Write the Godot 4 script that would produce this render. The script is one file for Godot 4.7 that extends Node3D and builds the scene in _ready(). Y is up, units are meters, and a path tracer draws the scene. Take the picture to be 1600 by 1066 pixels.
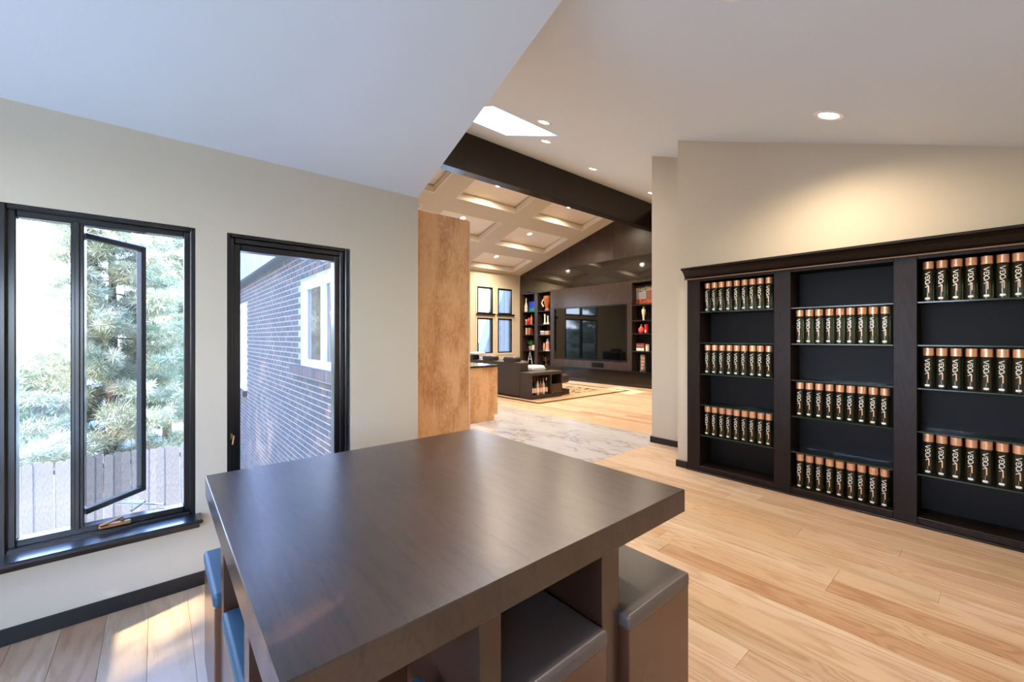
extends Node3D
# A dining nook with a square espresso table, bottle shelves, and a vaulted living room beyond.
# World: +X runs along the window wall, -Z runs towards it. The camera stands at x = 0, z = 0.

var rng := RandomNumberGenerator.new()
var taken := {}
var M := {}

# ---------------------------------------------------------------- naming and tree helpers
func numbered(called: String) -> String:
	if not taken.has(called):
		taken[called] = 0
		return called
	taken[called] += 1
	return "%s_%03d" % [called, taken[called]]

func tag(o: Node, label: String, category: String, group := "", kind := "") -> Node:
	if label != "": o.set_meta("label", label)
	if category != "": o.set_meta("category", category)
	if group != "": o.set_meta("group", group)
	if kind != "": o.set_meta("kind", kind)
	return o

func thing(called: String, label: String, category: String, at := Vector3.ZERO, group := "", kind := "") -> Node3D:
	var o := Node3D.new()
	o.name = numbered(called)
	add_child(o)
	o.position = at
	tag(o, label, category, group, kind)
	return o

func put(called: String, mesh: Mesh, m: Material, parent: Node = self, at := Vector3.ZERO) -> MeshInstance3D:
	var o := MeshInstance3D.new()
	o.name = numbered(called) if parent == self else called
	o.mesh = mesh
	o.material_override = m
	parent.add_child(o, true)
	o.position = at
	return o

func obj(called: String, st: SurfaceTool, m: Material, parent: Node = self, at := Vector3.ZERO) -> MeshInstance3D:
	return put(called, st.commit(), m, parent, at)

func struct(called: String, label: String, category: String) -> Node3D:
	return thing(called, label, category, Vector3.ZERO, "", "structure")

# ---------------------------------------------------------------- shape helpers
func mb() -> SurfaceTool:
	var st := SurfaceTool.new()
	st.begin(Mesh.PRIMITIVE_TRIANGLES)
	return st

func vtx(st: SurfaceTool, p: Vector3, n: Vector3) -> void:
	st.set_normal(n)
	st.add_vertex(p)

func poly(st: SurfaceTool, pts: Array, out: Vector3) -> void:
	var n: Vector3 = (pts[1] - pts[0]).cross(pts[2] - pts[0])
	if n.length_squared() < 1e-16:
		return
	n = n.normalized()
	var q := pts.duplicate()
	if n.dot(out) < 0.0:
		q.reverse()
		n = -n
	for i in range(1, q.size() - 1):
		vtx(st, q[0], n); vtx(st, q[i + 1], n); vtx(st, q[i], n)

func ax(k: int, s := 1.0) -> Vector3:
	var v := Vector3.ZERO
	v[k] = s
	return v

func box(st: SurfaceTool, lo: Vector3, hi: Vector3) -> void:
	for k in 3:
		var a := (k + 1) % 3
		var b := (k + 2) % 3
		for s in 2:
			var p := []
			for c in [[0, 0], [1, 0], [1, 1], [0, 1]]:
				var v := Vector3.ZERO
				v[k] = hi[k] if s == 1 else lo[k]
				v[a] = hi[a] if c[0] == 1 else lo[a]
				v[b] = hi[b] if c[1] == 1 else lo[b]
				p.append(v)
			poly(st, p, ax(k, 1.0 if s == 1 else -1.0))

func cbox(st: SurfaceTool, lo: Vector3, hi: Vector3, r := 0.004) -> void:
	# a box with chamfered edges
	var c := (lo + hi) / 2.0
	var h := (hi - lo) / 2.0
	r = minf(r, minf(h.x, minf(h.y, h.z)) * 0.9)
	for k in 3:
		var a := (k + 1) % 3
		var b := (k + 2) % 3
		for s in [-1.0, 1.0]:
			var p := []
			for q in [[-1, -1], [1, -1], [1, 1], [-1, 1]]:
				var v := Vector3.ZERO
				v[k] = s * h[k]
				v[a] = q[0] * (h[a] - r)
				v[b] = q[1] * (h[b] - r)
				p.append(c + v)
			poly(st, p, ax(k, s))
		for sa in [-1.0, 1.0]:
			for sb in [-1.0, 1.0]:
				var p2 := []
				for q in [[-1, 0], [1, 0], [1, 1], [-1, 1]]:
					var v := Vector3.ZERO
					v[k] = q[0] * (h[k] - r)
					v[a] = sa * (h[a] - (r if q[1] == 1 else 0.0))
					v[b] = sb * (h[b] - (0.0 if q[1] == 1 else r))
					p2.append(c + v)
				poly(st, p2, ax(a, sa) + ax(b, sb))
	for sx in [-1.0, 1.0]:
		for sy in [-1.0, 1.0]:
			for sz in [-1.0, 1.0]:
				var sg := Vector3(sx, sy, sz)
				poly(st, [c + sg * Vector3(h.x, h.y - r, h.z - r), c + sg * Vector3(h.x - r, h.y, h.z - r), c + sg * Vector3(h.x - r, h.y - r, h.z)], sg)

func place2(axis: int, p: Vector2, d: float) -> Vector3:
	# axis 0: p = (z, y); axis 1: p = (x, z); axis 2: p = (x, y)
	if axis == 0: return Vector3(d, p.y, p.x)
	if axis == 1: return Vector3(p.x, d, p.y)
	return Vector3(p.x, p.y, d)

func prism(st: SurfaceTool, pts: Array, axis: int, lo: float, hi: float) -> void:
	var pk := PackedVector2Array()
	for p in pts: pk.append(p)
	var t := Geometry2D.triangulate_polygon(pk)
	for i in range(0, t.size(), 3):
		for e in [[lo, -1.0], [hi, 1.0]]:
			poly(st, [place2(axis, pk[t[i]], e[0]), place2(axis, pk[t[i + 1]], e[0]), place2(axis, pk[t[i + 2]], e[0])], ax(axis, e[1]))
	var cw := Geometry2D.is_polygon_clockwise(pk)
	for i in pk.size():
		var a := pk[i]
		var b := pk[(i + 1) % pk.size()]
		var e2 := (b - a).normalized()
		var o2 := Vector2(-e2.y, e2.x) if cw else Vector2(e2.y, -e2.x)
		poly(st, [place2(axis, a, lo), place2(axis, b, lo), place2(axis, b, hi), place2(axis, a, hi)], place2(axis, o2, 0.0))

func lathe(st: SurfaceTool, prof: Array, segs := 16, at := Vector3.ZERO, squash := Vector3.ONE) -> void:
	# prof: [radius, y] from the bottom up, outside to the right
	for i in range(prof.size() - 1):
		var a: Array = prof[i]
		var b: Array = prof[i + 1]
		var nr := Vector2(b[1] - a[1], a[0] - b[0])
		if nr.length() < 1e-7: continue
		nr = nr.normalized()
		for k in segs:
			var t0 := TAU * k / segs
			var t1 := TAU * (k + 1) / segs
			var d0 := Vector3(cos(t0), 0, sin(t0))
			var d1 := Vector3(cos(t1), 0, sin(t1))
			var q: Array[Vector3] = [d0 * a[0] + Vector3.UP * a[1], d1 * a[0] + Vector3.UP * a[1], d1 * b[0] + Vector3.UP * b[1], d0 * b[0] + Vector3.UP * b[1]]
			var n: Array[Vector3] = [d0 * nr.x + Vector3.UP * nr.y, d1 * nr.x + Vector3.UP * nr.y, d1 * nr.x + Vector3.UP * nr.y, d0 * nr.x + Vector3.UP * nr.y]
			for idx in [[0, 1, 2], [0, 2, 3]]:
				if (q[idx[1]] - q[idx[0]]).cross(q[idx[2]] - q[idx[0]]).length_squared() < 1e-18: continue
				for j in idx:
					vtx(st, at + q[j] * squash, (n[j] / squash).normalized())

func tube(st: SurfaceTool, pts: Array, r0: float, r1 := -1.0, segs := 8) -> void:
	if r1 < 0.0: r1 = r0
	var rings := []
	for i in pts.size():
		var d: Vector3 = (pts[mini(i + 1, pts.size() - 1)] - pts[maxi(i - 1, 0)]).normalized()
		var u := d.cross(Vector3.UP if absf(d.y) < 0.9 else Vector3.RIGHT).normalized()
		var w := d.cross(u)
		var r := lerpf(r0, r1, float(i) / maxf(1.0, pts.size() - 1))
		var ring := []
		for k in segs:
			var n := u * cos(TAU * k / segs) + w * sin(TAU * k / segs)
			ring.append([pts[i] + n * r, n])
		rings.append(ring)
	for i in range(rings.size() - 1):
		for k in segs:
			var a: Array = rings[i][k]
			var b: Array = rings[i][(k + 1) % segs]
			var c: Array = rings[i + 1][(k + 1) % segs]
			var d2: Array = rings[i + 1][k]
			var g: Vector3 = (b[0] - a[0]).cross(c[0] - a[0])
			if g.dot(a[1] + b[1]) > 0.0:
				for v in [a, c, b, a, d2, c]: vtx(st, v[0], v[1])
			else:
				for v in [a, b, c, a, c, d2]: vtx(st, v[0], v[1])
	for e in [0, rings.size() - 1]:
		var p := []
		for v in rings[e]: p.append(v[0])
		var o: Vector3 = (pts[0] - pts[1]) if e == 0 else (pts[pts.size() - 1] - pts[pts.size() - 2])
		poly(st, p, o)

func cushion(st: SurfaceTool, lo: Vector3, hi: Vector3, r := 0.03, bulge := 0.0) -> void:
	# a box with round edges and, if asked, a swelling top
	var co := []
	for k in 3:
		var l := [lo[k], lo[k] + r * 0.3, lo[k] + r * 0.65, lo[k] + r]
		for t in [0.25, 0.5, 0.75]: l.append(lerpf(lo[k] + r, hi[k] - r, t))
		for t in [1.0, 0.65, 0.3, 0.0]: l.append(hi[k] - r * t)
		co.append(l)
	var c := (lo + hi) / 2.0
	var h := (hi - lo) / 2.0
	for k in 3:
		var a := (k + 1) % 3
		var b := (k + 2) % 3
		for s in 2:
			var g := []
			for i in co[a].size():
				var row := []
				for j in co[b].size():
					var p := Vector3.ZERO
					p[k] = hi[k] if s == 1 else lo[k]
					p[a] = co[a][i]
					p[b] = co[b][j]
					var inner := p.clamp(lo + Vector3.ONE * r, hi - Vector3.ONE * r)
					var n := (p - inner).normalized()
					var q := inner + n * r
					if bulge > 0.0 and q.y > c.y:
						var u := (q.x - c.x) / h.x
						var w := (q.z - c.z) / h.z
						q.y += bulge * maxf(0.0, 1.0 - u * u) * maxf(0.0, 1.0 - w * w)
					row.append([q, n])
				g.append(row)
			for i in range(g.size() - 1):
				for j in range(g[0].size() - 1):
					var q4 := [g[i][j], g[i + 1][j], g[i + 1][j + 1], g[i][j + 1]]
					if s == 1: q4 = [q4[0], q4[3], q4[2], q4[1]]
					for v in [0, 1, 2, 0, 2, 3]: vtx(st, q4[v][0], q4[v][1])

func wall_grid(st: SurfaceTool, axis: int, d0: float, d1: float, lo: Vector2, hi: Vector2, holes: Array) -> void:
	# a rectangular wall, thick from d0 to d1, with rectangular openings [lo.x, lo.y, hi.x, hi.y]
	var us := [lo.x, hi.x]
	var vs := [lo.y, hi.y]
	for h in holes:
		us += [h[0], h[2]]
		vs += [h[1], h[3]]
	us.sort()
	vs.sort()
	for i in range(us.size() - 1):
		if us[i + 1] - us[i] < 1e-5: continue
		var run := -1.0
		for j in range(vs.size() - 1):
			if vs[j + 1] - vs[j] < 1e-5: continue
			var m := Vector2((us[i] + us[i + 1]) / 2.0, (vs[j] + vs[j + 1]) / 2.0)
			var open := false
			for h in holes:
				if m.x > h[0] and m.x < h[2] and m.y > h[1] and m.y < h[3]: open = true
			if open: continue
			var a := place2(axis, Vector2(us[i], vs[j]), d0)
			var b := place2(axis, Vector2(us[i + 1], vs[j + 1]), d1)
			box(st, Vector3(minf(a.x, b.x), minf(a.y, b.y), minf(a.z, b.z)), Vector3(maxf(a.x, b.x), maxf(a.y, b.y), maxf(a.z, b.z)))
		run = 0.0

# ---------------------------------------------------------------- materials
func mat(called: String, col: Color, rough := 0.6, o := {}) -> StandardMaterial3D:
	var m := StandardMaterial3D.new()
	m.resource_name = called
	m.albedo_color = col
	m.roughness = rough
	if o.has("metal"): m.metallic = o.metal
	if o.has("spec"): m.metallic_specular = o.spec
	if o.has("alpha"):
		m.transparency = BaseMaterial3D.TRANSPARENCY_ALPHA
		m.albedo_color.a = o.alpha
	if o.has("tex"):
		m.albedo_texture = o.tex
		m.uv1_triplanar = true
		m.uv1_triplanar_sharpness = 8.0
		m.uv1_world_triplanar = o.get("world", false)
		m.uv1_scale = o.get("scale", Vector3.ONE)
		m.uv1_offset = o.get("offset", Vector3.ZERO)
	if o.has("bump"):
		m.heightmap_enabled = true
		m.heightmap_texture = o.bump
		m.heightmap_scale = o.get("depth", 0.1)
		if not o.has("tex"):
			m.uv1_triplanar = true
			m.uv1_world_triplanar = o.get("world", false)
			m.uv1_scale = o.get("scale", Vector3.ONE)
	if o.has("rtex"):
		m.roughness_texture = o.rtex
		m.roughness_texture_channel = BaseMaterial3D.TEXTURE_CHANNEL_RED
	if o.has("coat"):
		m.clearcoat_enabled = true
		m.clearcoat = o.coat
		m.clearcoat_roughness = o.get("coat_rough", 0.1)
	if o.has("rim"):
		m.rim_enabled = true
		m.rim = o.rim
		m.rim_tint = 0.5
	if o.has("glow"):
		m.emission_enabled = true
		m.emission = o.get("glow_color", col)
		m.emission_energy_multiplier = o.glow
	if o.has("back"):
		m.backlight_enabled = true
		m.backlight = o.back
	M[called] = m
	return m

func noise(sd: int, freq: float, oct := 3, kind := FastNoiseLite.TYPE_SIMPLEX_SMOOTH) -> FastNoiseLite:
	var n := FastNoiseLite.new()
	n.seed = sd
	n.frequency = freq
	n.noise_type = kind
	n.fractal_octaves = oct
	return n

func wood_tex(sd: int, light: Color, mid: Color, dark: Color, rings := 16.0, fibre := 0.35) -> ImageTexture:
	# grain runs down the picture: 512 px across, 256 px along
	var a := noise(sd, 0.004, 2).get_seamless_image(512, 256)
	var b := noise(sd + 1, 0.05, 3).get_seamless_image(512, 256)
	var c := noise(sd + 2, 0.2, 2).get_seamless_image(512, 256)
	var im := Image.create(512, 256, false, Image.FORMAT_RGB8)
	for y in 256:
		for x in 512:
			var v := a.get_pixel(x, y).r
			var ring := 0.5 + 0.5 * sin(v * rings * TAU + b.get_pixel(x, y).r * 2.5)
			ring = pow(ring, 2.5)
			var f := b.get_pixel(x, y).r * 0.5 + c.get_pixel(x, y).r * 0.5
			var col := light.lerp(mid, clampf(v * 1.3 - 0.15, 0.0, 1.0))
			col = col.lerp(dark, clampf(ring * 0.55 + (f - 0.5) * fibre * 1.6, 0.0, 1.0))
			im.set_pixel(x, y, col)
	return ImageTexture.create_from_image(im)

func speckle_tex(sd: int, freq: float, c0: Color, c1: Color, size := 256, oct := 4) -> ImageTexture:
	var a := noise(sd, freq, oct).get_seamless_image(size, size)
	var im := Image.create(size, size, false, Image.FORMAT_RGB8)
	for y in size:
		for x in size:
			im.set_pixel(x, y, c0.lerp(c1, a.get_pixel(x, y).r))
	return ImageTexture.create_from_image(im)

func marble_tex() -> ImageTexture:
	var a := noise(71, 0.006, 4).get_seamless_image(512, 512)
	var b := noise(72, 0.012, 5).get_seamless_image(512, 512)
	var c := noise(73, 0.004, 3).get_seamless_image(512, 512)
	var im := Image.create(512, 512, false, Image.FORMAT_RGB8)
	for y in 512:
		for x in 512:
			var v := absf(a.get_pixel(x, y).r + 0.35 * (b.get_pixel(x, y).r - 0.5) - 0.5)
			var w := absf(b.get_pixel((x * 2) % 512, y).r + 0.5 * (a.get_pixel(x, y).r - 0.5) - 0.52)
			var vein := clampf(1.0 - v * 10.0, 0.0, 1.0) * clampf(c.get_pixel(x, y).r * 2.4 - 0.8, 0.0, 1.0)
			vein = maxf(vein, 0.16 * clampf(1.0 - w * 22.0, 0.0, 1.0))
			var col := Color(0.90, 0.88, 0.85).lerp(Color(0.80, 0.77, 0.73), c.get_pixel(x, y).r * 0.7)
			im.set_pixel(x, y, col.lerp(Color(0.58, 0.55, 0.52), vein * 0.6))
	return ImageTexture.create_from_image(im)

func maple_tex() -> ImageTexture:
	var a := noise(31, 0.010, 4).get_seamless_image(256, 256)
	var b := noise(32, 0.035, 4).get_seamless_image(256, 256)
	var im := Image.create(256, 256, false, Image.FORMAT_RGB8)
	for y in 256:
		for x in 256:
			var v := a.get_pixel(x, y).r
			var f := b.get_pixel((x * 3) % 256, (y * 3 + int(v * 90.0)) % 256).r
			var col := Color(0.87, 0.67, 0.46).lerp(Color(0.73, 0.49, 0.29), clampf((v - 0.3) * 1.8, 0.0, 1.0))
			im.set_pixel(x, y, col.lerp(Color(0.92, 0.76, 0.56), clampf(f * 0.9 - 0.25, 0.0, 1.0)))
	return ImageTexture.create_from_image(im)

func rug_tex() -> ImageTexture:
	var a := noise(51, 0.035, 2, FastNoiseLite.TYPE_CELLULAR).get_seamless_image(256, 256)
	var b := noise(52, 0.06, 3).get_seamless_image(256, 256)
	var im := Image.create(256, 256, false, Image.FORMAT_RGB8)
	for y in 256:
		for x in 256:
			var v := a.get_pixel(x, y).r
			var col := Color(0.72, 0.58, 0.42)
			if v + b.get_pixel(x, y).r * 0.5 > 0.80: col = Color(0.20, 0.13, 0.09)
			elif v + b.get_pixel(x, y).r * 0.5 < 0.42: col = Color(0.50, 0.34, 0.20)
			im.set_pixel(x, y, col)
	return ImageTexture.create_from_image(im)

func make_materials() -> void:
	var plaster := speckle_tex(11, 0.12, Color(0.4, 0.4, 0.4), Color(0.6, 0.6, 0.6))
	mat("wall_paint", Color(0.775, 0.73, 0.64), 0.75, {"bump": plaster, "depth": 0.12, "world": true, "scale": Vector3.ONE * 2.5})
	mat("ceiling_paint", Color(0.83, 0.86, 0.88), 0.85, {"bump": plaster, "depth": 0.15, "world": true, "scale": Vector3.ONE * 2.5})
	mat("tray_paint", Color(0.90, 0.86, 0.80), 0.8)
	var dk := wood_tex(21, Color(0.17, 0.12, 0.095), Color(0.13, 0.09, 0.07), Color(0.07, 0.05, 0.04), 9.0, 0.5)
	var dkr := speckle_tex(22, 0.02, Color(0.55, 0.55, 0.55), Color(1, 1, 1))
	mat("espresso", Color(0.86, 0.80, 0.76), 0.42, {"spec": 0.38, "tex": dk, "scale": Vector3(1.6, 0.5, 1.6)})
	mat("espresso_across", Color(0.86, 0.80, 0.76), 0.42, {"spec": 0.38, "tex": dk, "scale": Vector3(1.6, 1.6, 0.5)})
	mat("table_top", Color(1, 1, 1), 0.32, {"spec": 0.72, "rtex": wood_tex(28, Color(1, 1, 1), Color(0.97, 0.97, 0.97), Color(0.86, 0.86, 0.86), 3.0, 1.0), "tex": wood_tex(24, Color(0.245, 0.168, 0.128), Color(0.20, 0.135, 0.102), Color(0.12, 0.083, 0.064), 3.0, 1.3), "scale": Vector3(2.2, 2.2, 0.6)})
	mat("table_base", Color(0.235, 0.155, 0.11), 0.27, {"spec": 0.65})
	mat("stool_body", Color(0.36, 0.235, 0.165), 0.27, {"spec": 0.65})
	mat("gloss_panel", Color(0.07, 0.055, 0.045), 0.06, {"coat": 1.0, "coat_rough": 0.03, "spec": 0.8})
	mat("panel_wood", Color(1, 1, 1), 0.3, {"tex": wood_tex(26, Color(0.255, 0.195, 0.17), Color(0.21, 0.16, 0.14), Color(0.13, 0.10, 0.085), 6.0, 0.7), "scale": Vector3(1.2, 0.35, 1.2)})
	mat("black_trim", Color(0.045, 0.047, 0.055), 0.3, {"coat": 0.5, "coat_rough": 0.15})
	mat("baseboard_black", Color(0.055, 0.05, 0.048), 0.4)
	var oak := [
		wood_tex(41, Color(0.91, 0.81, 0.72), Color(0.86, 0.73, 0.625), Color(0.76, 0.60, 0.48), 4.0, 0.35),
		wood_tex(45, Color(0.90, 0.80, 0.70), Color(0.84, 0.71, 0.60), Color(0.72, 0.56, 0.45), 7.0, 0.30),
		wood_tex(49, Color(0.91, 0.82, 0.73), Color(0.87, 0.75, 0.65), Color(0.79, 0.65, 0.53), 2.0, 0.45)]
	var tones := [Color(0.92, 0.92, 0.88), Color(0.88, 0.87, 0.81), Color(0.92, 0.91, 0.85), Color(0.84, 0.79, 0.71), Color(0.90, 0.89, 0.85), Color(0.85, 0.785, 0.70)]
	for i in 18:
		mat("plank_%d" % i, tones[i % 6], 0.38, {"tex": oak[(i * 7 / 3) % 3], "scale": Vector3(1.9, 1.9, 0.42), "offset": Vector3(i * 0.37, 0, i * 0.23)})
	mat("subfloor", Color(0.30, 0.2, 0.13), 0.8)
	mat("marble", Color(0.90, 0.905, 0.91), 0.16, {"tex": marble_tex(), "world": true, "scale": Vector3(0.62, 0.5, 0.30)})
	mat("maple", Color(1, 1, 1), 0.35, {"tex": maple_tex(), "world": true, "scale": Vector3(1.3, 0.6, 1.3)})
	mat("maple_edge", Color(0.88, 0.74, 0.58), 0.4)
	mat("stone_top", Color(0.07, 0.07, 0.075), 0.15)
	mat("glass", Color(0.9, 0.95, 0.97), 0.02, {"alpha": 0.05})
	mat("screen_glass", Color(0.26, 0.31, 0.32), 0.02, {"alpha": 0.44})
	mat("shelf_glass", Color(0.10, 0.16, 0.13), 0.05, {"alpha": 0.25})
	mat("shelf_edge", Color(0.16, 0.24, 0.19), 0.15)
	var g := mat("bottle_glass", Color(0.36, 0.36, 0.24), 0.03)
	g.refraction_enabled = true
	g.refraction_scale = 0.05
	g.albedo_color.a = 0.12
	mat("copper", Color(0.90, 0.70, 0.55), 0.32, {"metal": 0.7})
	mat("white_print", Color(0.92, 0.91, 0.88), 0.5)
	mat("cream_print", Color(0.92, 0.72, 0.56), 0.5)
	mat("leather", Color(0.21, 0.175, 0.155), 0.42, {"bump": plaster, "depth": 0.05, "scale": Vector3.ONE * 9.0})
	mat("grey_vinyl", Color(0.36, 0.325, 0.31), 0.34, {"bump": plaster, "depth": 0.04, "scale": Vector3.ONE * 9.0})
	mat("daylight_blue_cushion", Color(0.13, 0.27, 0.335), 0.5, {"rim": 0.3})  # blue of the window daylight put into the cushion colour
	mat("stitch", Color(0.50, 0.46, 0.43), 0.6)
	mat("black_plastic", Color(0.02, 0.02, 0.022), 0.3)
	mat("tv_glass", Color(0.008, 0.008, 0.01), 0.04)
	mat("steel", Color(0.72, 0.72, 0.72), 0.3, {"metal": 1.0})
	mat("bronze", Color(0.62, 0.47, 0.32), 0.35, {"metal": 0.8})
	mat("lamp_trim", Color(0.93, 0.92, 0.90), 0.5)
	mat("lamp_light", Color(1.0, 0.93, 0.84), 0.5, {"glow": 12.0})
	mat("white_paint", Color(0.80, 0.81, 0.82), 0.45)
	mat("siding", Color(0.30, 0.31, 0.325), 0.6)
	mat("siding_grey", Color(0.27, 0.305, 0.34), 0.6)
	mat("mortar", Color(0.40, 0.395, 0.38), 0.9)
	var bt := speckle_tex(61, 0.06, Color(0.62, 0.58, 0.56), Color(1, 1, 1))
	for i in 5:
		mat("brick_%d" % i, [Color(0.279, 0.217, 0.194), Color(0.240, 0.186, 0.178), Color(0.310, 0.232, 0.201), Color(0.209, 0.178, 0.178), Color(0.286, 0.248, 0.232)][i], 0.9, {"tex": bt, "scale": Vector3.ONE * 6.0})
	mat("fence_wood_0", Color(0.51, 0.475, 0.435), 0.9, {"tex": speckle_tex(63, 0.05, Color(0.72, 0.70, 0.68), Color(1, 1, 1)), "scale": Vector3(6, 0.6, 6)})
	mat("fence_wood_1", Color(0.465, 0.43, 0.395), 0.9, {"tex": M.fence_wood_0.albedo_texture, "scale": Vector3(6, 0.6, 6), "offset": Vector3(0.3, 0.4, 0)})
	mat("fence_wood_2", Color(0.545, 0.505, 0.465), 0.9, {"tex": M.fence_wood_0.albedo_texture, "scale": Vector3(6, 0.6, 6), "offset": Vector3(0.6, 0.2, 0)})
	mat("bark", Color(0.36, 0.28, 0.22), 0.95)
	var lf := mat("needles", Color(1, 1, 1), 0.7, {"back": Color(0.25, 0.3, 0.15)})
	lf.vertex_color_use_as_albedo = true
	mat("bounce_paving", Color(0.80, 0.80, 0.76), 0.95, {"tex": speckle_tex(65, 0.1, Color(0.7, 0.7, 0.6), Color(1, 1, 1)), "world": true})
	mat("roof_shingle", Color(0.42, 0.39, 0.37), 0.95)
	mat("rug", Color(1, 1, 1), 0.95, {"tex": rug_tex(), "world": true, "scale": Vector3.ONE * 0.8})
	mat("rug_border", Color(0.15, 0.10, 0.075), 0.95)
	mat("rug_field", Color(0.70, 0.56, 0.42), 0.95)

# ---------------------------------------------------------------- lamps
func downlight(at: Vector3, normal: Vector3, label: String, energy: float, group := "recessed downlights") -> void:
	var t := thing("recessed_downlight", label, "downlight", at, group)
	var up := -normal.normalized()
	var q := Quaternion(Vector3.UP, up)
	t.quaternion = q
	var st := mb()
	lathe(st, [[0.062, -0.004], [0.088, -0.006], [0.095, 0.0], [0.062, 0.0], [0.062, -0.004]], 24)
	obj("trim_ring", st, M.lamp_trim, t)
	st = mb()
	lathe(st, [[0.0, -0.003], [0.062, -0.003], [0.062, 0.0], [0.0, 0.0]], 24)
	obj("lamp_lens", st, M.lamp_light, t)
	var s := SpotLight3D.new()
	s.name = "lamp_beam"
	t.add_child(s)
	s.light_energy = energy
	s.light_color = Color(1.0, 0.92, 0.81)
	s.light_size = 0.07
	s.spot_angle = 80.0
	s.spot_angle_attenuation = 1.0
	s.spot_range = 14.0
	s.spot_attenuation = 2.0
	s.shadow_enabled = true
	s.global_position = at + normal.normalized() * 0.03
	s.global_rotation = Vector3(-PI / 2, 0, 0)

# ---------------------------------------------------------------- geometry of the place
const NEAR_A := 2.585
const NEAR_B := -0.377
const FAR_A := 6.577
const FAR_B := 0.2743
func y_near(z: float) -> float: return NEAR_A + NEAR_B * z
func y_far(z: float) -> float: return FAR_A + FAR_B * z
func y_nook(z: float) -> float: return 2.40 + 0.40 * (z + 2.82)
const NOOK_RIDGE := -1.214

func slope_slab(st: SurfaceTool, x0: float, x1: float, z0: float, z1: float, a: float, b: float, thick: float, lift := 0.0) -> void:
	# a slab under a roof plane y = a + b z; its underside lies in that plane
	var p := [Vector2(z0, a + b * z0 + lift), Vector2(z1, a + b * z1 + lift), Vector2(z1, a + b * z1 + lift + thick), Vector2(z0, a + b * z0 + lift + thick)]
	prism(st, p, 0, x0, x1)

func build_floor() -> void:
	# wood in the dining room
	var fl := struct("floor", "pale natural hardwood plank floor of the dining nook", "floor")
	var st := mb()
	box(st, Vector3(-1.55, -0.25, -2.85), Vector3(5.0, -0.022, 0.65))
	obj("subfloor", st, M.subfloor, fl)
	planks(fl, -1.55, 4.90, 0.60, -2.85, 0.152, 5)
	var fl2 := struct("floor_living", "pale natural hardwood plank floor of the living room", "floor")
	st = mb()
	box(st, Vector3(5.17, -0.25, -11.25), Vector3(10.3, -0.022, -2.76))
	obj("subfloor", st, M.subfloor, fl2)
	planks(fl2, 5.17, 10.2, -2.78, -11.1, 0.152, 9)
	var mf := struct("floor_kitchen", "polished white marble floor with grey veins between the two wood floors", "floor")
	st = mb()
	box(st, Vector3(1.35, -0.25, -11.25), Vector3(5.169, 0.0, -2.851))
	obj("marble_slab", st, M.marble, mf)

func planks(parent: Node3D, x0: float, x1: float, z_from: float, z_to: float, w: float, sd: int) -> void:
	rng.seed = sd
	var meshes := {}
	var x := x0
	var n := 0
	while x < x1 - 0.02:
		var ww := minf(w, x1 - x)
		var z := z_from
		var first := true
		while z > z_to + 0.001:
			var l := rng.randf_range(0.7, 2.4) if first else rng.randf_range(1.3, 2.9)
			first = false
			l = snappedf(l, 0.1)
			if z - l < z_to + 0.4: l = z - z_to
			var key := "%.3f %.3f" % [ww, l]
			if not meshes.has(key):
				var st := mb()
				cbox(st, Vector3(-ww / 2 + 0.0004, -0.02, -l / 2 + 0.0004), Vector3(ww / 2 - 0.0004, 0.0, l / 2 - 0.0004), 0.0012)
				meshes[key] = st.commit()
			var k := rng.randi_range(0, 17)
			if k % 6 >= 3 and rng.randf() < 0.45: k = (k / 6) * 6 + rng.randi_range(0, 2)
			put("plank", meshes[key], M["plank_%d" % k], parent, Vector3(x + ww / 2, 0, z - l / 2))
			z -= l
			n += 1
		x += w

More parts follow.
